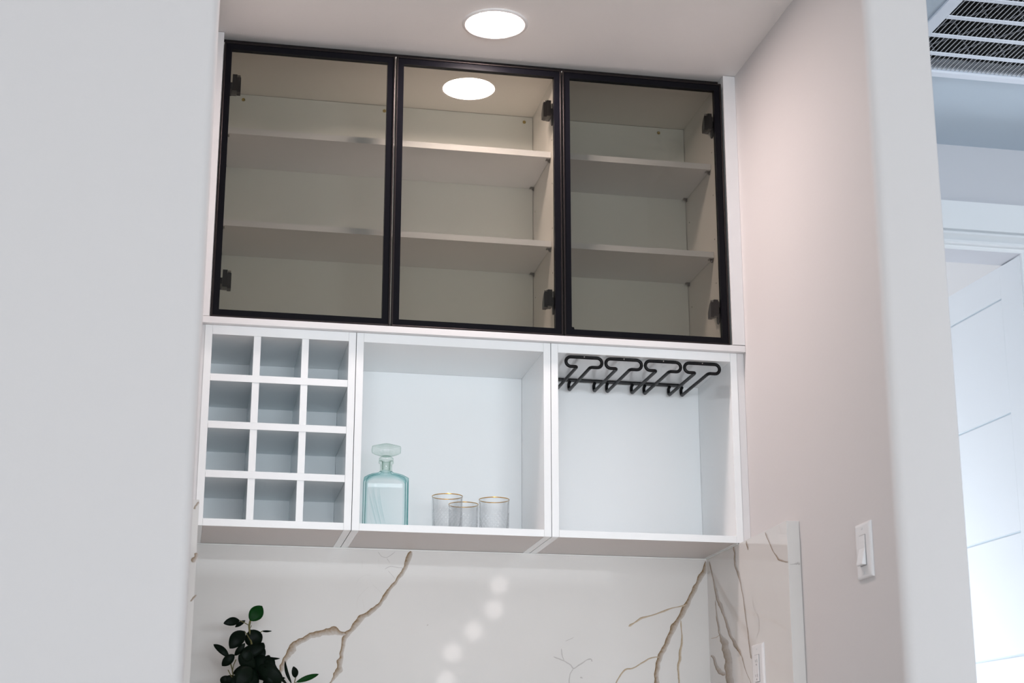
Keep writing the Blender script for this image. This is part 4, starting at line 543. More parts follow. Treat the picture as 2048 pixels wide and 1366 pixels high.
def glass_door(x0, hinge_side, xs, parent, bumper):
    x1, z0, z1 = x0 + DW, 0.0, DH
    e = 0.0045; b = 0.0205
    # rim of the aluminium frame: a mitred ring with a rounded edge
    d = MB()
    def ring(a, y): return [(x0 + a, y, z0 + a), (x1 - a, y, z0 + a), (x1 - a, y, z1 - a), (x0 + a, y, z1 - a)]
    rings = [ring(0.0, 0.0200), ring(0.0, 0.0016), ring(0.0006, 0.0004), ring(0.0016, 0.0), ring(e - 0.0008, 0.0), ring(e, 0.0006), ring(e, 0.0200)]
    vs_ = [p for r in rings for p in r]; n = len(rings); fs = []
    for i in range(n):
        for k in range(4):
            fs.append((i * 4 + k, i * 4 + (k + 1) % 4, ((i + 1) % n) * 4 + (k + 1) % 4, ((i + 1) % n) * 4 + k))
    d.add(vs_, fs)
    door = d.build('door', 'black_rim', parent)
    # black inner face of the frame
    f = MB(); rr = [ring(e + 0.0001, 0.0030), ring(b, 0.0030), ring(b, 0.0195), ring(e + 0.0001, 0.0195)]
    vs_ = [p for r in rr for p in r]; fs = []
    for i in range(4):
        for k in range(4):
            fs.append((i * 4 + k, i * 4 + (k + 1) % 4, ((i + 1) % 4) * 4 + (k + 1) % 4, ((i + 1) % 4) * 4 + k))
    f.add(vs_, fs); f.build('frame', 'black_band', door)
    box('glass_pane', 'pane', x0 + b + 0.0001, x1 - b - 0.0001, 0.0130, 0.0170, z0 + b + 0.0001, z1 - b - 0.0001, door)
    for z in (0.653, 0.107):
        hinge('hinge', xs, hinge_side, z, door)
    if bumper:
        MB().prism([(x0 + b, z0 + b), (x0 + b + 0.009, z0 + b), (x0 + b + 0.007, z0 + b + 0.007), (x0 + b, z0 + b + 0.008)], 1, 0.0085, 0.0125).build('corner_bumper', 'black_band', door)
    return door

def shelf_pin(xs, s, y, z, parent):
    p = MB(); x0, x1 = sorted((xs + s * 0.0003, xs + s * 0.012))
    p.box(x0, x1, y - 0.006, y + 0.006, z - 0.0032, z - 0.0002)
    x0, x1 = sorted((xs + s * 0.0003, xs + s * 0.0028)); p.box(x0, x1, y - 0.004, y + 0.004, z - 0.010, z - 0.0032)
    p.tube([(xs + s * 0.0028, y, z - 0.0064), (xs + s * 0.0068, y, z - 0.0064)], 0.0026, 8)
    return p.build('shelf_pin', 'chrome', parent, merge=False)

def wall_cabinet(x0, x1, doors, bolts, label):
    T = 0.015
    t = thing('glass_door_cabinet', label, 'cabinet', ((x0 + x1) / 2, 0.17, -0.001), 'glass fronted wall cabinets')
    ya, yb, za, zb = 0.0225, 0.3335, -0.001, 0.7695
    box('side_panel', 'cabinet_inner', x0, x0 + T, ya, yb, za, zb, t)
    box('side_panel', 'cabinet_inner', x1 - T, x1, ya, yb, za, zb, t)
    box('top_panel', 'cabinet_inner', x0 + T + 0.0004, x1 - T - 0.0004, ya, yb, 0.7587, zb, t)
    box('bottom_panel', 'cabinet_inner', x0 + T + 0.0004, x1 - T - 0.0004, ya, yb, za, 0.0145, t)
    box('back_panel', 'cabinet_back', x0 + T + 0.0012, x1 - T - 0.0012, IB, yb, 0.0150, 0.7574, t)
    for z0, z1 in SHELF_Z:
        sh = box('shelf', 'shelf', x0 + T + 0.0010, x1 - T - 0.0010, 0.080, IB - 0.0008, z0, z1, t)
        for y in (0.094, IB - 0.012):
            shelf_pin(x0 + T, 1, y, z0, sh); shelf_pin(x1 - T, -1, y, z0, sh)
    for bx_ in bolts:
        MB().lathe([(0.0001, 0), (0.0022, 0), (0.0022, -0.0012), (0.0046, -0.0012), (0.0050, 0.0), (0.0050, 0.0012)], 0, 0, 14)
        b = MB(); prof = [(0.0005, 0.0018), (0.0022, 0.0018), (0.0026, 0.0030), (0.0044, 0.0026), (0.0050, 0.0004)]
        vs_ = []; fs = []; sg = 14
        for r, d in prof:
            for k in range(sg): vs_.append((bx_ + r * math.cos(2 * math.pi * k / sg), IB - d, 0.7415 + r * math.sin(2 * math.pi * k / sg)))
        for i in range(len(prof) - 1):
            for k in range(sg): fs.append((i * sg + k, i * sg + (k + 1) % sg, (i + 1) * sg + (k + 1) % sg, (i + 1) * sg + k))
        b.add(vs_, fs, True); b.build('bolt', 'brass', t)
    for yy in (0.070, 0.296):                # drilled rows for the shelf pins on the right-hand side
        for zz in (0.196, 0.324, 0.454, 0.582):
            MB().tube([(x1 - T - 0.0004, yy, zz), (x1 - T + 0.0006, yy, zz)], 0.0020, 8).build('pin_hole', 'hole', t)
    for (dx, hs, bump) in doors:
        glass_door(dx, hs, x0 + T if hs > 0 else x1 - T, t, bump)
    return t
wall_cabinet(-0.0015, 0.9175, [(0.0, 1, False), (DW + DG, -1, False)], [0.063, 0.4650, 0.8765],
             'wide two-door wall cabinet with smoked glass in black frames, lit in its right half')
wall_cabinet(0.9180, 1.3780, [(2 * (DW + DG), -1, True)], [1.2846],
             'single-door smoked glass wall cabinet with black frame beside the pinkish wall')

# ------------------------------------------------------------------ open cabinets below
YF = 0.0114; LT, LB = -0.0190, -0.5310; LIT, LIB = -0.0430, -0.5130; LBK = 0.299
def open_box(name, x0, x1, label, T=0.0185, back='inner'):
    t = thing(name, label, 'cabinet', ((x0 + x1) / 2, 0.17, LB), 'open white cabinets over the backsplash')
    box('side_panel', 'inner', x0, x0 + T, YF, 0.3345, LB, LT, t, 0.0006)
    box('side_panel', 'inner', x1 - T, x1, YF, 0.3345, LB, LT, t, 0.0006)
    box('top_panel', 'inner', x0 + T + 0.0003, x1 - T - 0.0003, YF + 0.0006, 0.3345, LIT, LT, t)
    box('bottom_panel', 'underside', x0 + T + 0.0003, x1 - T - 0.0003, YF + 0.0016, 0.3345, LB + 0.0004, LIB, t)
    box('edge_strip', 'inner', x0 + T + 0.0003, x1 - T - 0.0003, YF + 0.0004, YF + 0.0015, LB, LIB, t)
    box('back_panel', back, x0 + T + 0.0004, x1 - T - 0.0004, LBK, 0.3340, LIB + 0.0003, LIT - 0.0003, t)
    return t, x0 + T, x1 - T
wr, wx0, wx1 = open_box('wine_rack', -0.0108, 0.3712, 'white wine rack cabinet with twelve square cubbies under the glass doors')
tz = [(-0.164, -0.146), (-0.2855, -0.2675), (-0.410, -0.392)]
for a, b in tz:
    d = box('divider', 'cubby_shade', wx0 + 0.0004, wx1 - 0.0004, YF + 0.0020, LBK - 0.0004, a, b, wr)
    box('edge_strip', 'inner', wx0 + 0.0004, wx1 - 0.0004, YF + 0.0006, YF + 0.0019, a, b, d)  # added strip keeps the front edge free of the painted shade
zr = [LIT] + [v for a, b in tz for v in (b, a)] + [LIB]
for i in range(0, 8, 2):
    for xa, xb in ((0.1120, 0.1298), (0.2335, 0.2510)):
        d = box('upright_divider', 'cubby_shade', xa, xb, YF + 0.0028, LBK - 0.0004, zr[i + 1] + 0.0003, zr[i] - 0.0003, wr)
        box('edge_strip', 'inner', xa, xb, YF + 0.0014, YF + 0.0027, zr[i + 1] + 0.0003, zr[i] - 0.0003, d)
open_box('display_cabinet', 0.3728, 0.8818, 'open white cabinet holding the glass decanter and tumblers')
sb, sx0, sx1 = open_box('display_cabinet', 0.8834, 1.3935, 'open white cabinet with the black stemware rack under its top')

# black wire stemware rack screwed under the top of the right-hand cabinet
def stemware_rack():
    zt, zr_, y0, y1, r = -0.0479, -0.0738, 0.030, 0.283, 0.0045
    t = thing('stemware_rack', 'black wire stemware rack with four T-shaped slots under the cabinet top', 'rack', (1.139, 0.16, zr_ - r))
    rail_x0 = 0.9175
    box('mounting_rail', 'black', rail_x0, 1.3215, 0.266, 0.288, LIT - 0.0042, LIT - 0.0004, t)
    hw = 0.0488; hr = (zt - zr_) / 2; zm = (zt + zr_) / 2
    for i in range(4):
        cx = 0.9765 + i * 0.1083
        L, Rr = cx - 0.0190, cx + 0.0175
        pts = []
        def hook(x): return [(x, 0.272, -0.0520), (x, 0.279, -0.0535), (x, y1, -0.056), (x, y1, -0.064), (x, y1 - 0.004, -0.071), (x, y1 - 0.010, zr_)]
        pts += hook(L)
        pts += [(L, 0.20, zr_), (L, 0.10, zr_), (L, y0 + 0.010, zr_), (L - 0.001, y0 + 0.004, zr_), (L - 0.004, y0, zr_), (L - 0.010, y0, zr_)]
        ex = cx - hw + hr
        pts += [(ex - hr * math.sin(a), y0, zm - hr * math.cos(a)) for a in [math.pi * k / 10 for k in range(0, 11)]]
        ex2 = cx + hw - hr
        pts += [(cx, y0, zt)]
        pts += [(ex2 + hr * math.sin(a), y0, zm + hr * math.cos(a)) for a in [math.pi * k / 10 for k in range(0, 11)]]
        pts += [(Rr + 0.010, y0, zr_), (Rr + 0.004, y0, zr_), (Rr + 0.001, y0 + 0.004, zr_), (Rr, y0 + 0.010, zr_), (Rr, 0.10, zr_), (Rr, 0.20, zr_)]
        pts += hook(Rr)[::-1]
        w = MB().tube(pts, r, 10).build('wire_slot', 'black', t)
        MB().tube([(cx, y0 - r - 0.0004, zt + 0.0003), (cx, y0 - r + 0.002, zt + 0.0003)], 0.0016, 8).build('screw', 'chrome', w)
stemware_rack()

# ------------------------------------------------------------------ marble
def veins(data, slab, fixed_axis, val, mats):
    for i, st in enumerate(data):
        vs_ = []; uv = []
        for a0, b0, a1, b1 in st:
            am, bm_ = (a0 + a1) / 2, (b0 + b1) / 2
            for (a, b, u) in ((a0, b0, 0.0), (am, bm_, 0.5), (a1, b1, 1.0)):
                vs_.append({0: (val - i * 0.00003, a, b), 1: (a, val - i * 0.00003, b)}[fixed_axis]); uv.append(u)
        fs = []
        for k in range(len(st) - 1):
            for q in range(2):
                fs.append((k * 3 + q, k * 3 + q + 1, k * 3 + q + 4, k * 3 + q + 3))
        mb = MB(); mb.add(vs_, fs)
        o = mb.build('vein', mats(i, st), slab, clean=False)
        me = o.data; ul = me.uv_layers.new(name='UVMap')
        for lp in me.loops: ul.data[lp.index].uv = (uv[lp.vertex_index], lp.vertex_index / 3 * 0.1)
        # face the veins out of the slab
        want = Vector((-1, 0, 0)) if fixed_axis == 0 else Vector((0, -1, 0))
        flip = [p.index for p in me.polygons if p.normal.dot(want) < 0]
        if flip:
            bm = bmesh.new(); bm.from_mesh(me); bm.faces.ensure_lookup_table()
            bmesh.ops.reverse_faces(bm, faces=[bm.faces[k] for k in flip]); bm.to_mesh(me); bm.free()
BZ = -0.5320; CT = -0.990                # underside of the cabinets, worktop
MY, MX, ME = 0.290, 1.3812, -0.339       # back face, right face, front ends
def slab_thing(name, label, x0, x1, y0, y1):
    t = thing(name, label, 'backsplash', ((x0 + x1) / 2, (y0 + y1) / 2, CT), 'marble slabs of the splashback')
    box('slab', 'marble', x0, x1, y0, y1, CT, BZ, t, 0.0008)
    return t
sbk = slab_thing('backsplash_slab', 'white marble back slab with brown branching veins under the open cabinets', XL + 0.001, XR - 0.001, MY, YB - 0.0005)
srt = slab_thing('backsplash_slab', 'right-hand side slab of veined marble carrying the outlet', MX, XR - 0.0005, ME, MY - 0.0005)
slf = slab_thing('backsplash_slab', 'thin marble side slab end showing past the left wall', XL + 0.0005, -0.0055, ME, MY - 0.0005)
def width(st): return max(math.hypot(a1 - a0, b1 - b0) for a0, b0, a1, b1 in st)
veins(VEINS_BACK, sbk, 1, MY - 0.0003, lambda i, st: 'vein' if i in (0, 1, 12) else ('vein_thin' if i in (13, 14, 15) else ('vein_grey' if i >= 16 else ('vein_faint' if i > 5 else 'vein_grey'))))
veins(VEINS_SIDE, srt, 0, MX - 0.0003, lambda i, st: 'vein_faint' if i in (7, 8) else ('vein_thin' if i in (2,) else 'vein'))
veins(VEINS_END, srt, 1, ME - 0.0003, lambda i, st: 'vein_grey')
veins(VEINS_LEFT_END, slf, 1, ME - 0.0003, lambda i, st: 'vein')
# caulk line between marble and cabinets
ck = MB(); ck.box(XL + 0.002, MX, MY - 0.0025, MY, BZ - 0.0022, BZ + 0.0008); ck.box(MX - 0.0025, MX - 0.0003, 0.02, MY - 0.003, BZ - 0.0022, BZ + 0.0008)
struct(ck.build('trim_9', 'caulk', merge=False))

# worktop and base cabinets under the picture's lower edge
tag(box('worktop', 'marble', -0.0050, MX - 0.0005, ME + 0.002, MY - 0.0006, CT - 0.03, CT - 0.0003, None, 0.002), 'marble worktop carrying the potted plant', 'worktop')
bc = thing('base_cabinet', 'white base cabinet with two doors below the marble worktop', 'cabinet', (0.69, 0.0, ZF))
box('carcass', 'white', XL + 0.002, XR - 0.002, -0.29, YB - 0.002, ZF + 0.10, CT - 0.0305, bc)
box('plinth', 'white', XL + 0.002, XR - 0.002, -0.23, YB - 0.002, ZF, ZF + 0.0995, bc)
for a, b in ((XL + 0.006, 0.694), (0.698, XR - 0.006)):
    d = box('door', 'white', a, b, -0.311, -0.2905, ZF + 0.105, CT - 0.035, bc, 0.002)
    hx = b - 0.05 if a < 0.3 else a + 0.05
    MB().tube([(hx, -0.312, -1.28), (hx, -0.335, -1.275), (hx, -0.335, -1.125), (hx, -0.312, -1.12)], 0.005, 8).build('handle', 'black', d)

# ------------------------------------------------------------------ switch and outlet
def wall_plate(name, label, cat, x, yc, zc, kind):
    t = thing(name, label, cat, (x, yc, zc - 0.059))
    hw, hh = 0.0405, 0.0600
    p = [(x - 0.0002, -hw), (x - 0.0022, -hw), (x - 0.0062, -hw + 0.004), (x - 0.0068, -hw + 0.0065), (x - 0.0068, hw - 0.0065), (x - 0.0062, hw - 0.004), (x - 0.0022, hw), (x - 0.0002, hw)]
    m = MB(); rings = []
    for dz, ins in ((-hh, 0), (-hh, None), (hh, 0)): pass
    def ring(xo, ins): return [(x - xo, yc - hw + ins, zc - hh + ins), (x - xo, yc + hw - ins, zc - hh + ins), (x - xo, yc + hw - ins, zc + hh - ins), (x - xo, yc - hw + ins, zc + hh - ins)]
    rs = [ring(0.0002, 0), ring(0.0030, 0), ring(0.0058, 0.0025), ring(0.0066, 0.006)]
    vs_ = [q for r in rs for q in r]; fs = []
    for i in range(3):
        for k in range(4): fs.append((i * 4 + k, i * 4 + (k + 1) % 4, (i + 1) * 4 + (k + 1) % 4, (i + 1) * 4 + k))
    fs += [(0, 1, 2, 3), (12, 13, 14, 15)]
    m.add(vs_, fs); m.build('plate', 'plastic', t)
    xf = x - 0.0067
    for s in (-1, 1):
        MB().tube([(xf, yc, zc + s * 0.0485), (xf - 0.0009, yc, zc + s * 0.0485)], 0.0032, 10).build('screw', 'plastic', t)
    if kind == 'rocker':
        MB().box(xf - 0.0006, xf, yc - 0.0168, yc + 0.0168, zc - 0.0335, zc + 0.0335).build('bezel', 'slot', t)
        w = MB(); poly = [(xf - 0.0007, zc + 0.0325), (xf - 0.0014, zc + 0.0325), (xf - 0.0022, zc + 0.004), (xf - 0.0105, zc - 0.0290), (xf - 0.0105, zc - 0.0320), (xf - 0.0007, zc - 0.0325)]
        vs_ = [(a, yc - 0.0155, b) for a, b in poly] + [(a, yc + 0.0155, b) for a, b in poly]; n = len(poly)
        fs = [(i, (i + 1) % n, n + (i + 1) % n, n + i) for i in range(n)] + [tuple(range(n))[::-1], tuple(range(n, 2 * n))]
        w.add(vs_, fs); w.build('rocker', 'plastic', t, 0.0006)
    else:
        MB().box(xf - 0.0006, xf, yc - 0.0168, yc + 0.0168, zc - 0.0335, zc + 0.0335).build('bezel', 'slot', t)
        MB().box(xf - 0.0022, xf - 0.0007, yc - 0.0158, yc + 0.0158, zc - 0.0325, zc + 0.0325).build('face', 'plastic', t, 0.0005)
        for s in (-1, 1):
            for dy, hh2 in ((-0.006, 0.0038), (0.006, 0.0030)):
                MB().box(xf - 0.0026, xf - 0.00225, yc + dy - 0.0008, yc + dy + 0.0008, zc + s * 0.018 - hh2, zc + s * 0.018 + hh2).build('socket_slot', 'slot', t)
            MB().tube([(xf - 0.00225, yc, zc + s * 0.018 - 0.009), (xf - 0.0026, yc, zc + s * 0.018 - 0.009)], 0.0022, 10).build('socket_hole', 'slot', t)
wall_plate('light_switch', 'white rocker light switch on the pinkish wall near the rounded corner', 'switch', XR, -0.7265, -0.6620, 'rocker')
wall_plate('power_outlet', 'white outlet plate on the right marble slab', 'outlet', MX, -0.1095, -0.8620, 'outlet')

# ------------------------------------------------------------------ decanter
def decanter():
    cx, cy, zb = 0.4665, 0.105, LIB + 0.0004
    t = thing('glass_decanter', 'square aqua glass decanter with a chunky faceted stopper', 'decanter', (cx, cy, zb))
    yaw = math.radians(-4)
    def rot(x, y): return (cx + x * math.cos(yaw) - y * math.sin(yaw), cy + x * math.sin(yaw) + y * math.cos(yaw))
    def rr(hw, hd, rad, n=28):
        """rounded rectangle outline with n*4 points, the same count for every ring"""
        pts = []
        for (sx, sy, a0) in ((1, 1, 0), (-1, 1, 90), (-1, -1, 180), (1, -1, 270)):
            for k in range(n // 4 + 1):
                a = math.radians(a0 + 90 * k / (n // 4)); pts.append((sx * (hw - rad) + rad * math.cos(a), sy * (hd - rad) + rad * math.sin(a)))
        return pts
    N = 28
    def flow(x, y, z, out):       # molded wavy ribs on the lower half
        h = (z - zb) / 0.13
        if not (0 < h < 0.85): return 0.0
        u = x * 430 + 5.0 * math.sin(3.2 * h + x * 26) + h * 5.0
        amp = 0.0028 * max(0.0, math.sin(math.pi * min(1, h / 0.85))) ** 0.5 * max(0.0, math.sin(x * 62 + 2.4 + 1.3 * h)) ** 0.7
        return amp * (abs(math.sin(u * 0.5)) * 2 - 1)
    def loft(rings, name, m):
        vs_ = []; fs = []; n = len(rings[0])
        for r in rings: vs_ += r
        for i in range(len(rings) - 1):
            for k in range(n): fs.append((i * n + k, i * n + (k + 1) % n, (i + 1) * n + (k + 1) % n, (i + 1) * n + k))
        fs.append(tuple(range(n))); fs.append(tuple((len(rings) - 1) * n + k for k in range(n)))
        o = MB().add(vs_, fs, True).build(name, m, t); o.data.set_sharp_from_angle(angle=math.radians(40)); return o
    # the front of the body needs many columns for the ribs
    def dense(hw, hd, rad, cols=96):
        pts = []
        def side(x0, y0, x1, y1, n): return [(x0 + (x1 - x0) * k / n, y0 + (y1 - y0) * k / n) for k in range(n)]
        c = rad
        pts += side(-hw + c, -hd, hw - c, -hd, cols) + side(hw - c, -hd, hw, -hd + c, 2) + side(hw, -hd + c, hw, hd - c, 12) + side(hw, hd - c, hw - c, hd, 2)
        pts += side(hw - c, hd, -hw + c, hd, cols) + side(-hw + c, hd, -hw, hd - c, 2) + side(-hw, hd - c, -hw, -hd + c, 12) + side(-hw, -hd + c, -hw + c, -hd, 2)
        return pts
    # outer profile: (z above base, half width, half depth, corner)
    outer = [(0.0, 0.0545, 0.036, 0.004), (0.003, 0.0570, 0.0385, 0.004)] + [(0.003 + 0.127 * k / 30, 0.0570, 0.0385, 0.004) for k in range(1, 31)]
    outer += [(0.1335, 0.0520, 0.0370, 0.005), (0.1385, 0.0445, 0.0340, 0.007), (0.1430, 0.0360, 0.0300, 0.010), (0.1462, 0.0270, 0.0245, 0.012), (0.1485, 0.0200, 0.0190, 0.0110), (0.1520, 0.0160, 0.0160, 0.0100)]
    inner = [(0.1520, 0.0115, 0.0115, 0.0075), (0.1460, 0.0140, 0.0140, 0.0090), (0.1410, 0.0330, 0.0260, 0.010), (0.1340, 0.0460, 0.0320, 0.006), (0.1270, 0.0510, 0.0335, 0.005), (0.06, 0.0515, 0.0335, 0.005), (0.012, 0.0515, 0.0335, 0.005), (0.008, 0.0480, 0.0300, 0.005)]
    rings = []
    for z, hw, hd, rad in outer:
        ring = []
        for x, y in dense(hw, hd, min(rad, hd * 0.9)):
            dy = flow(x, y, zb + z, True) if abs(abs(y) - hd) < 0.002 else 0.0
            px, py = rot(x, y + (dy if y < 0 else -dy * 0.6)); ring.append((px, py, zb + z))
        rings.append(ring)
    for z, hw, hd, rad in inner:
        rings.append([(*rot(x, y), zb + z) for x, y in dense(hw, hd, rad)])
    n = len(rings[0]); vs_ = [p for r in rings for p in r]; fs = []
    for i in range(len(rings) - 1):
        for k in range(n): fs.append((i * n + k, i * n + (k + 1) % n, (i + 1) * n + (k + 1) % n, (i + 1) * n + k))
    fs.append(tuple(range(n))); fs.append(tuple((len(rings) - 1) * n + k for k in range(n)))
    o = MB().add(vs_, fs, True).build('bottle', 'decanter', t); o.data.set_sharp_from_angle(angle=math.radians(35))
    ztop = zb + 0.1523
    nk = MB(); nk.lathe([(0.0112, ztop), (0.0160, ztop), (0.0154, ztop + 0.008), (0.0154, ztop + 0.0195), (0.0194, ztop + 0.0215), (0.0196, ztop + 0.0270), (0.0150, ztop + 0.0285), (0.0112, ztop + 0.0285), (0.0112, ztop)], cx, cy, 32)
    nk.build('neck', 'stopper', t)
    zs = ztop + 0.0290
    st = MB(); st.lathe([(0.0001, zs - 0.024), (0.0100, zs - 0.024), (0.0108, zs - 0.001), (0.0186, zs), (0.0190, zs + 0.0055), (0.0150, zs + 0.0085), (0.0130, zs + 0.0115), (0.0001, zs + 0.0115)], cx, cy, 32)
    stp = st.build('stopper', 'stopper', t)
    yaw2 = math.radians(38); k4 = []
    def sq(hw, z, bul=0.0, n=6):
        ring = []
        cs = [(1, -1), (1, 1), (-1, 1), (-1, -1)]
        for a in range(4):
            (ax, ay), (bx_, by) = cs[a], cs[(a + 1) % 4]
            for q in range(n):
                f = q / n; x = ax + (bx_ - ax) * f; y = ay + (by - ay) * f
                r = 1 - 0.10 * (1 - 4 * f * (1 - f)) ** 3
                x *= hw * r; y *= hw * r
                ring.append((cx + x * math.cos(yaw2) - y * math.sin(yaw2), cy + x * math.sin(yaw2) + y * math.cos(yaw2), z))
        return ring
    random.seed(4)
    prof = [(0.0145, 0.0118), (0.0240, 0.0158), (0.0292, 0.0190), (0.0300, 0.0230), (0.0300, 0.0290), (0.0298, 0.0350), (0.0290, 0.0378), (0.0200, 0.0405), (0.0060, 0.0415)]
    rings = []
    for hw, dz in prof:
        ring = sq(hw, zs + dz)
        if 0.018 < dz < 0.036: ring = [(x + random.uniform(-.0006, .0006), y + random.uniform(-.0006, .0006), z) for x, y, z in ring]
        rings.append(ring)
    n = len(rings[0]); vs_ = [p for r in rings for p in r]; fs = []
    for i in range(len(rings) - 1):
        for k in range(n): fs.append((i * n + k, i * n + (k + 1) % n, (i + 1) * n + (k + 1) % n, (i + 1) * n + k))
    fs.append(tuple(range(n))); fs.append(tuple((len(rings) - 1) * n + k for k in range(n)))
    MB().add(vs_, fs, False).build('stopper_head', 'stopper', stp)
decanter()

# ------------------------------------------------------------------ cut-glass tumblers with gold rims
def tumbler_meshes():
    seg = 240; Rr, H = 0.0402, 0.092
    prof_o = [(0.0001, 0.0), (0.034, 0.0), (0.0375, 0.002)]
    rows = 44
    vs_ = []; fs = []
    def ring(rf, z):
        for k in range(seg):
            a = 2 * math.pi * k / seg; r = rf(a, z); vs_.append((r * math.cos(a), r * math.sin(a), z))
    for r, z in prof_o: ring(lambda a, z_, r=r: r, z)
    def cut(a, z):
        base = 0.0385 + (Rr - 0.0385) * z / H
        h = z / 0.060
        if h > 1.08: return base
        # crossing diagonal cuts, deepest in diamond fields that peak eight times around the glass
        top = 0.72 + 0.28 * abs(math.cos(3 * a))
        if h > top:
            fl = 0.0006 * abs(math.sin(12 * a)) * max(0, 1 - (h - top) * 4)
            return base - fl
        p = (a * 0.0395 / 0.0129) ; q = z / 0.0129
        d1 = abs(((p + q) % 1.0) - 0.5) * 2; d2 = abs(((p - q) % 1.0) - 0.5) * 2
        g = max(0, (d1 - 0.62) / 0.38, (d2 - 0.62) / 0.38)
        return base - 0.0022 * g
    zs_ = [0.004 + 0.060 * k / 60 for k in range(61)] + [0.070, 0.080, 0.088, H]
    for z in zs_: ring(cut, z)
    for r, z in [(Rr - 0.0003, H + 0.0004), (Rr - 0.0018, H + 0.0004), (Rr - 0.0021, H), (0.0360, 0.050), (0.0345, 0.018), (0.030, 0.0125), (0.0001, 0.0115)]: ring(lambda a, z_, r=r: r, z)
    n = len(vs_) // seg
    for i in range(n - 1):
        for k in range(seg): fs.append((i * seg + k, i * seg + (k + 1) % seg, (i + 1) * seg + (k + 1) % seg, (i + 1) * seg + k))
    rim_pts = [((Rr - 0.0009) * math.cos(2 * math.pi * k / 64), (Rr - 0.0009) * math.sin(2 * math.pi * k / 64), H + 0.0002) for k in range(64)]
    return vs_, fs, rim_pts
tv, tf, trim_pts = tumbler_meshes()
def tumbler(x, y, rz, label):
    t = thing('cut_glass_tumbler', label, 'glass', (x, y, LIB + 0.0004), 'gold-rimmed tumblers in the open cabinet')
    ca, sa = math.cos(rz), math.sin(rz)
    def w(p): return (x + p[0] * ca - p[1] * sa, y + p[0] * sa + p[1] * ca, LIB + 0.0004 + p[2])
    b = MB().add([w(p) for p in tv], tf, True).build('tumbler_body', 'crystal', t)
    MB().tube([w(p) for p in trim_pts], 0.0012, 8, closed=True).build('gold_rim', 'gold', t)
tumbler(0.6262, 0.0985, 0.2, 'cut-glass tumbler with gold rim nearest the decanter')
tumbler(0.7535, 0.1220, 0.9, 'cut-glass tumbler with gold rim, rightmost of the three')
tumbler(0.6862, 0.2050, 0.5, 'cut-glass tumbler with gold rim partly hidden behind the other two')

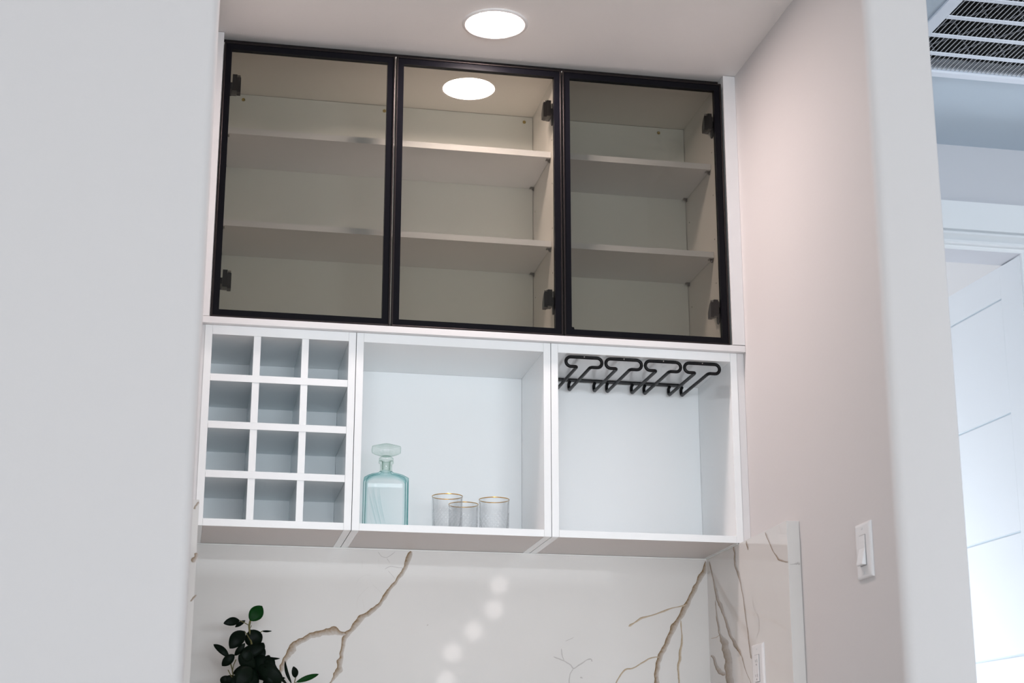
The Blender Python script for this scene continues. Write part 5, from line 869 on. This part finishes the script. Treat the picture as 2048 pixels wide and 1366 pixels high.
# ------------------------------------------------------------------ plant on the worktop
def plant():
    px, py = 0.205, 0.118
    t = thing('potted_plant', 'dark green leafy plant in front of the marble at lower left', 'plant', (px, py, CT))
    MB().lathe([(0.0001, CT + 0.0002), (0.030, CT + 0.0002), (0.036, CT + 0.004), (0.042, CT + 0.050), (0.043, CT + 0.056), (0.040, CT + 0.056), (0.036, CT + 0.012), (0.0001, CT + 0.010)], px, py, 32).build('pot', 'pot', t)
    MB().lathe([(0.0001, CT + 0.044), (0.037, CT + 0.042), (0.036, CT + 0.014), (0.0001, CT + 0.014)], px, py, 24).build('soil', 'soil', t)
    for i, (pts, r) in enumerate(STEMS):
        pts = [Vector(p) for p in pts]
        if pts[-1].z < -0.885: pts = pts + [Vector((px + (pts[-1].x - px) * 0.5, py, -0.925)), Vector((px + (pts[-1].x - px) * 0.2, py, CT + 0.03))]
        # smooth
        fine = []
        for a, b in zip(pts[:-1], pts[1:]):
            for q in range(3): fine.append(a.lerp(b, q / 3))
        fine.append(pts[-1])
        MB().tube(fine, r, 7).build('stem', 'stem', t)
    random.seed(11)
    for i, (b, tip, w, fold, bend, bright) in enumerate(LEAVES):
        b = Vector(b); tip = Vector(tip); d = tip - b; L = d.length; d.normalize()
        side = d.cross(Vector((0, -1, 0))); side.normalize(); nrm = side.cross(d); nrm.normalize()
        if nrm.y > 0: nrm = -nrm
        roll = random.uniform(-0.25, 0.25)
        side = side * math.cos(roll) + nrm * math.sin(roll); nrm = side.cross(d)
        n, m = 12, 4; vs_ = []; fs = []
        for k in range(n + 1):
            u = k / n
            hw = 0.5 * w * math.sin(math.pi * u ** 0.95) ** 0.68 if 0 < u < 1 else 0.0004
            hw = max(hw, 0.0004)
            c_ = b + d * (u * L) + side * (bend * 0.35 * L * math.sin(math.pi * u) * (0.25 if w > 0.012 else 1.0)) + nrm * (0.10 * L * math.sin(math.pi * u))
            for q in range(m + 1):
                v = q / m * 2 - 1
                vs_.append(c_ + side * (v * hw) + nrm * (-fold * 0.5 * hw * (1 - abs(v)) * -1))
        for k in range(n):
            for q in range(m): fs.append((k * (m + 1) + q, k * (m + 1) + q + 1, (k + 1) * (m + 1) + q + 1, (k + 1) * (m + 1) + q))
        # thickness
        nv = len(vs_); back = [p - nrm * 0.0005 for p in vs_]
        allf = fs + [tuple(nv + k for k in f[::-1]) for f in fs]
        edge = [k * (m + 1) for k in range(n + 1)] + [n * (m + 1) + q for q in range(1, m + 1)] + [k * (m + 1) + m for k in range(n - 1, -1, -1)] + [q for q in range(m - 1, 0, -1)]
        for a, c2 in zip(edge, edge[1:] + edge[:1]): allf.append((a, c2, nv + c2, nv + a))
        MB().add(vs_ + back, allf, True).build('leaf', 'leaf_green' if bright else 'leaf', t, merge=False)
plant()

# ------------------------------------------------------------------ globe chandelier in the room behind, mirrored in the marble
def chandelier():
    tt = 6.5
    src = [((0.7988, 0.29, -0.6188), (0.1891, -1.0, 0.1369)), ((0.7854, 0.29, -0.683), (0.186, -1.0, 0.1223)), ((0.7304, 0.29, -0.7423), (0.1735, -1.0, 0.1087)),
           ((0.6746, 0.29, -0.7996), (0.1608, -1.0, 0.0957)), ((0.6582, 0.29, -0.8736), (0.1571, -1.0, 0.0788))]
    P = [Vector(p) + Vector(d) * tt for p, d in src]
    cx = sum(p.x for p in P) / 5; cy = P[0].y
    t = thing('globe_chandelier', 'cascading globe chandelier glimpsed as five pale glows mirrored in the marble', 'lamp', (cx, cy, ZC - 0.05))
    MB().lathe([(0.0001, ZC - 0.03), (0.30, ZC - 0.03), (0.30, ZC - 0.0005), (0.0001, ZC - 0.0005)], cx, cy, 48).build('canopy', 'black', t)
    for p in P:
        r = 0.062
        prof = [(max(0.0001, r * math.sin(math.pi * k / 14)), p.z - r * math.cos(math.pi * k / 14)) for k in range(15)]
        g = MB().lathe(prof, p.x, p.y, 28).build('globe', 'globe', t)
        MB().tube([(p.x, p.y, p.z + r), (p.x, p.y, ZC - 0.03)], 0.002, 6).build('cord', 'black', t)
chandelier()
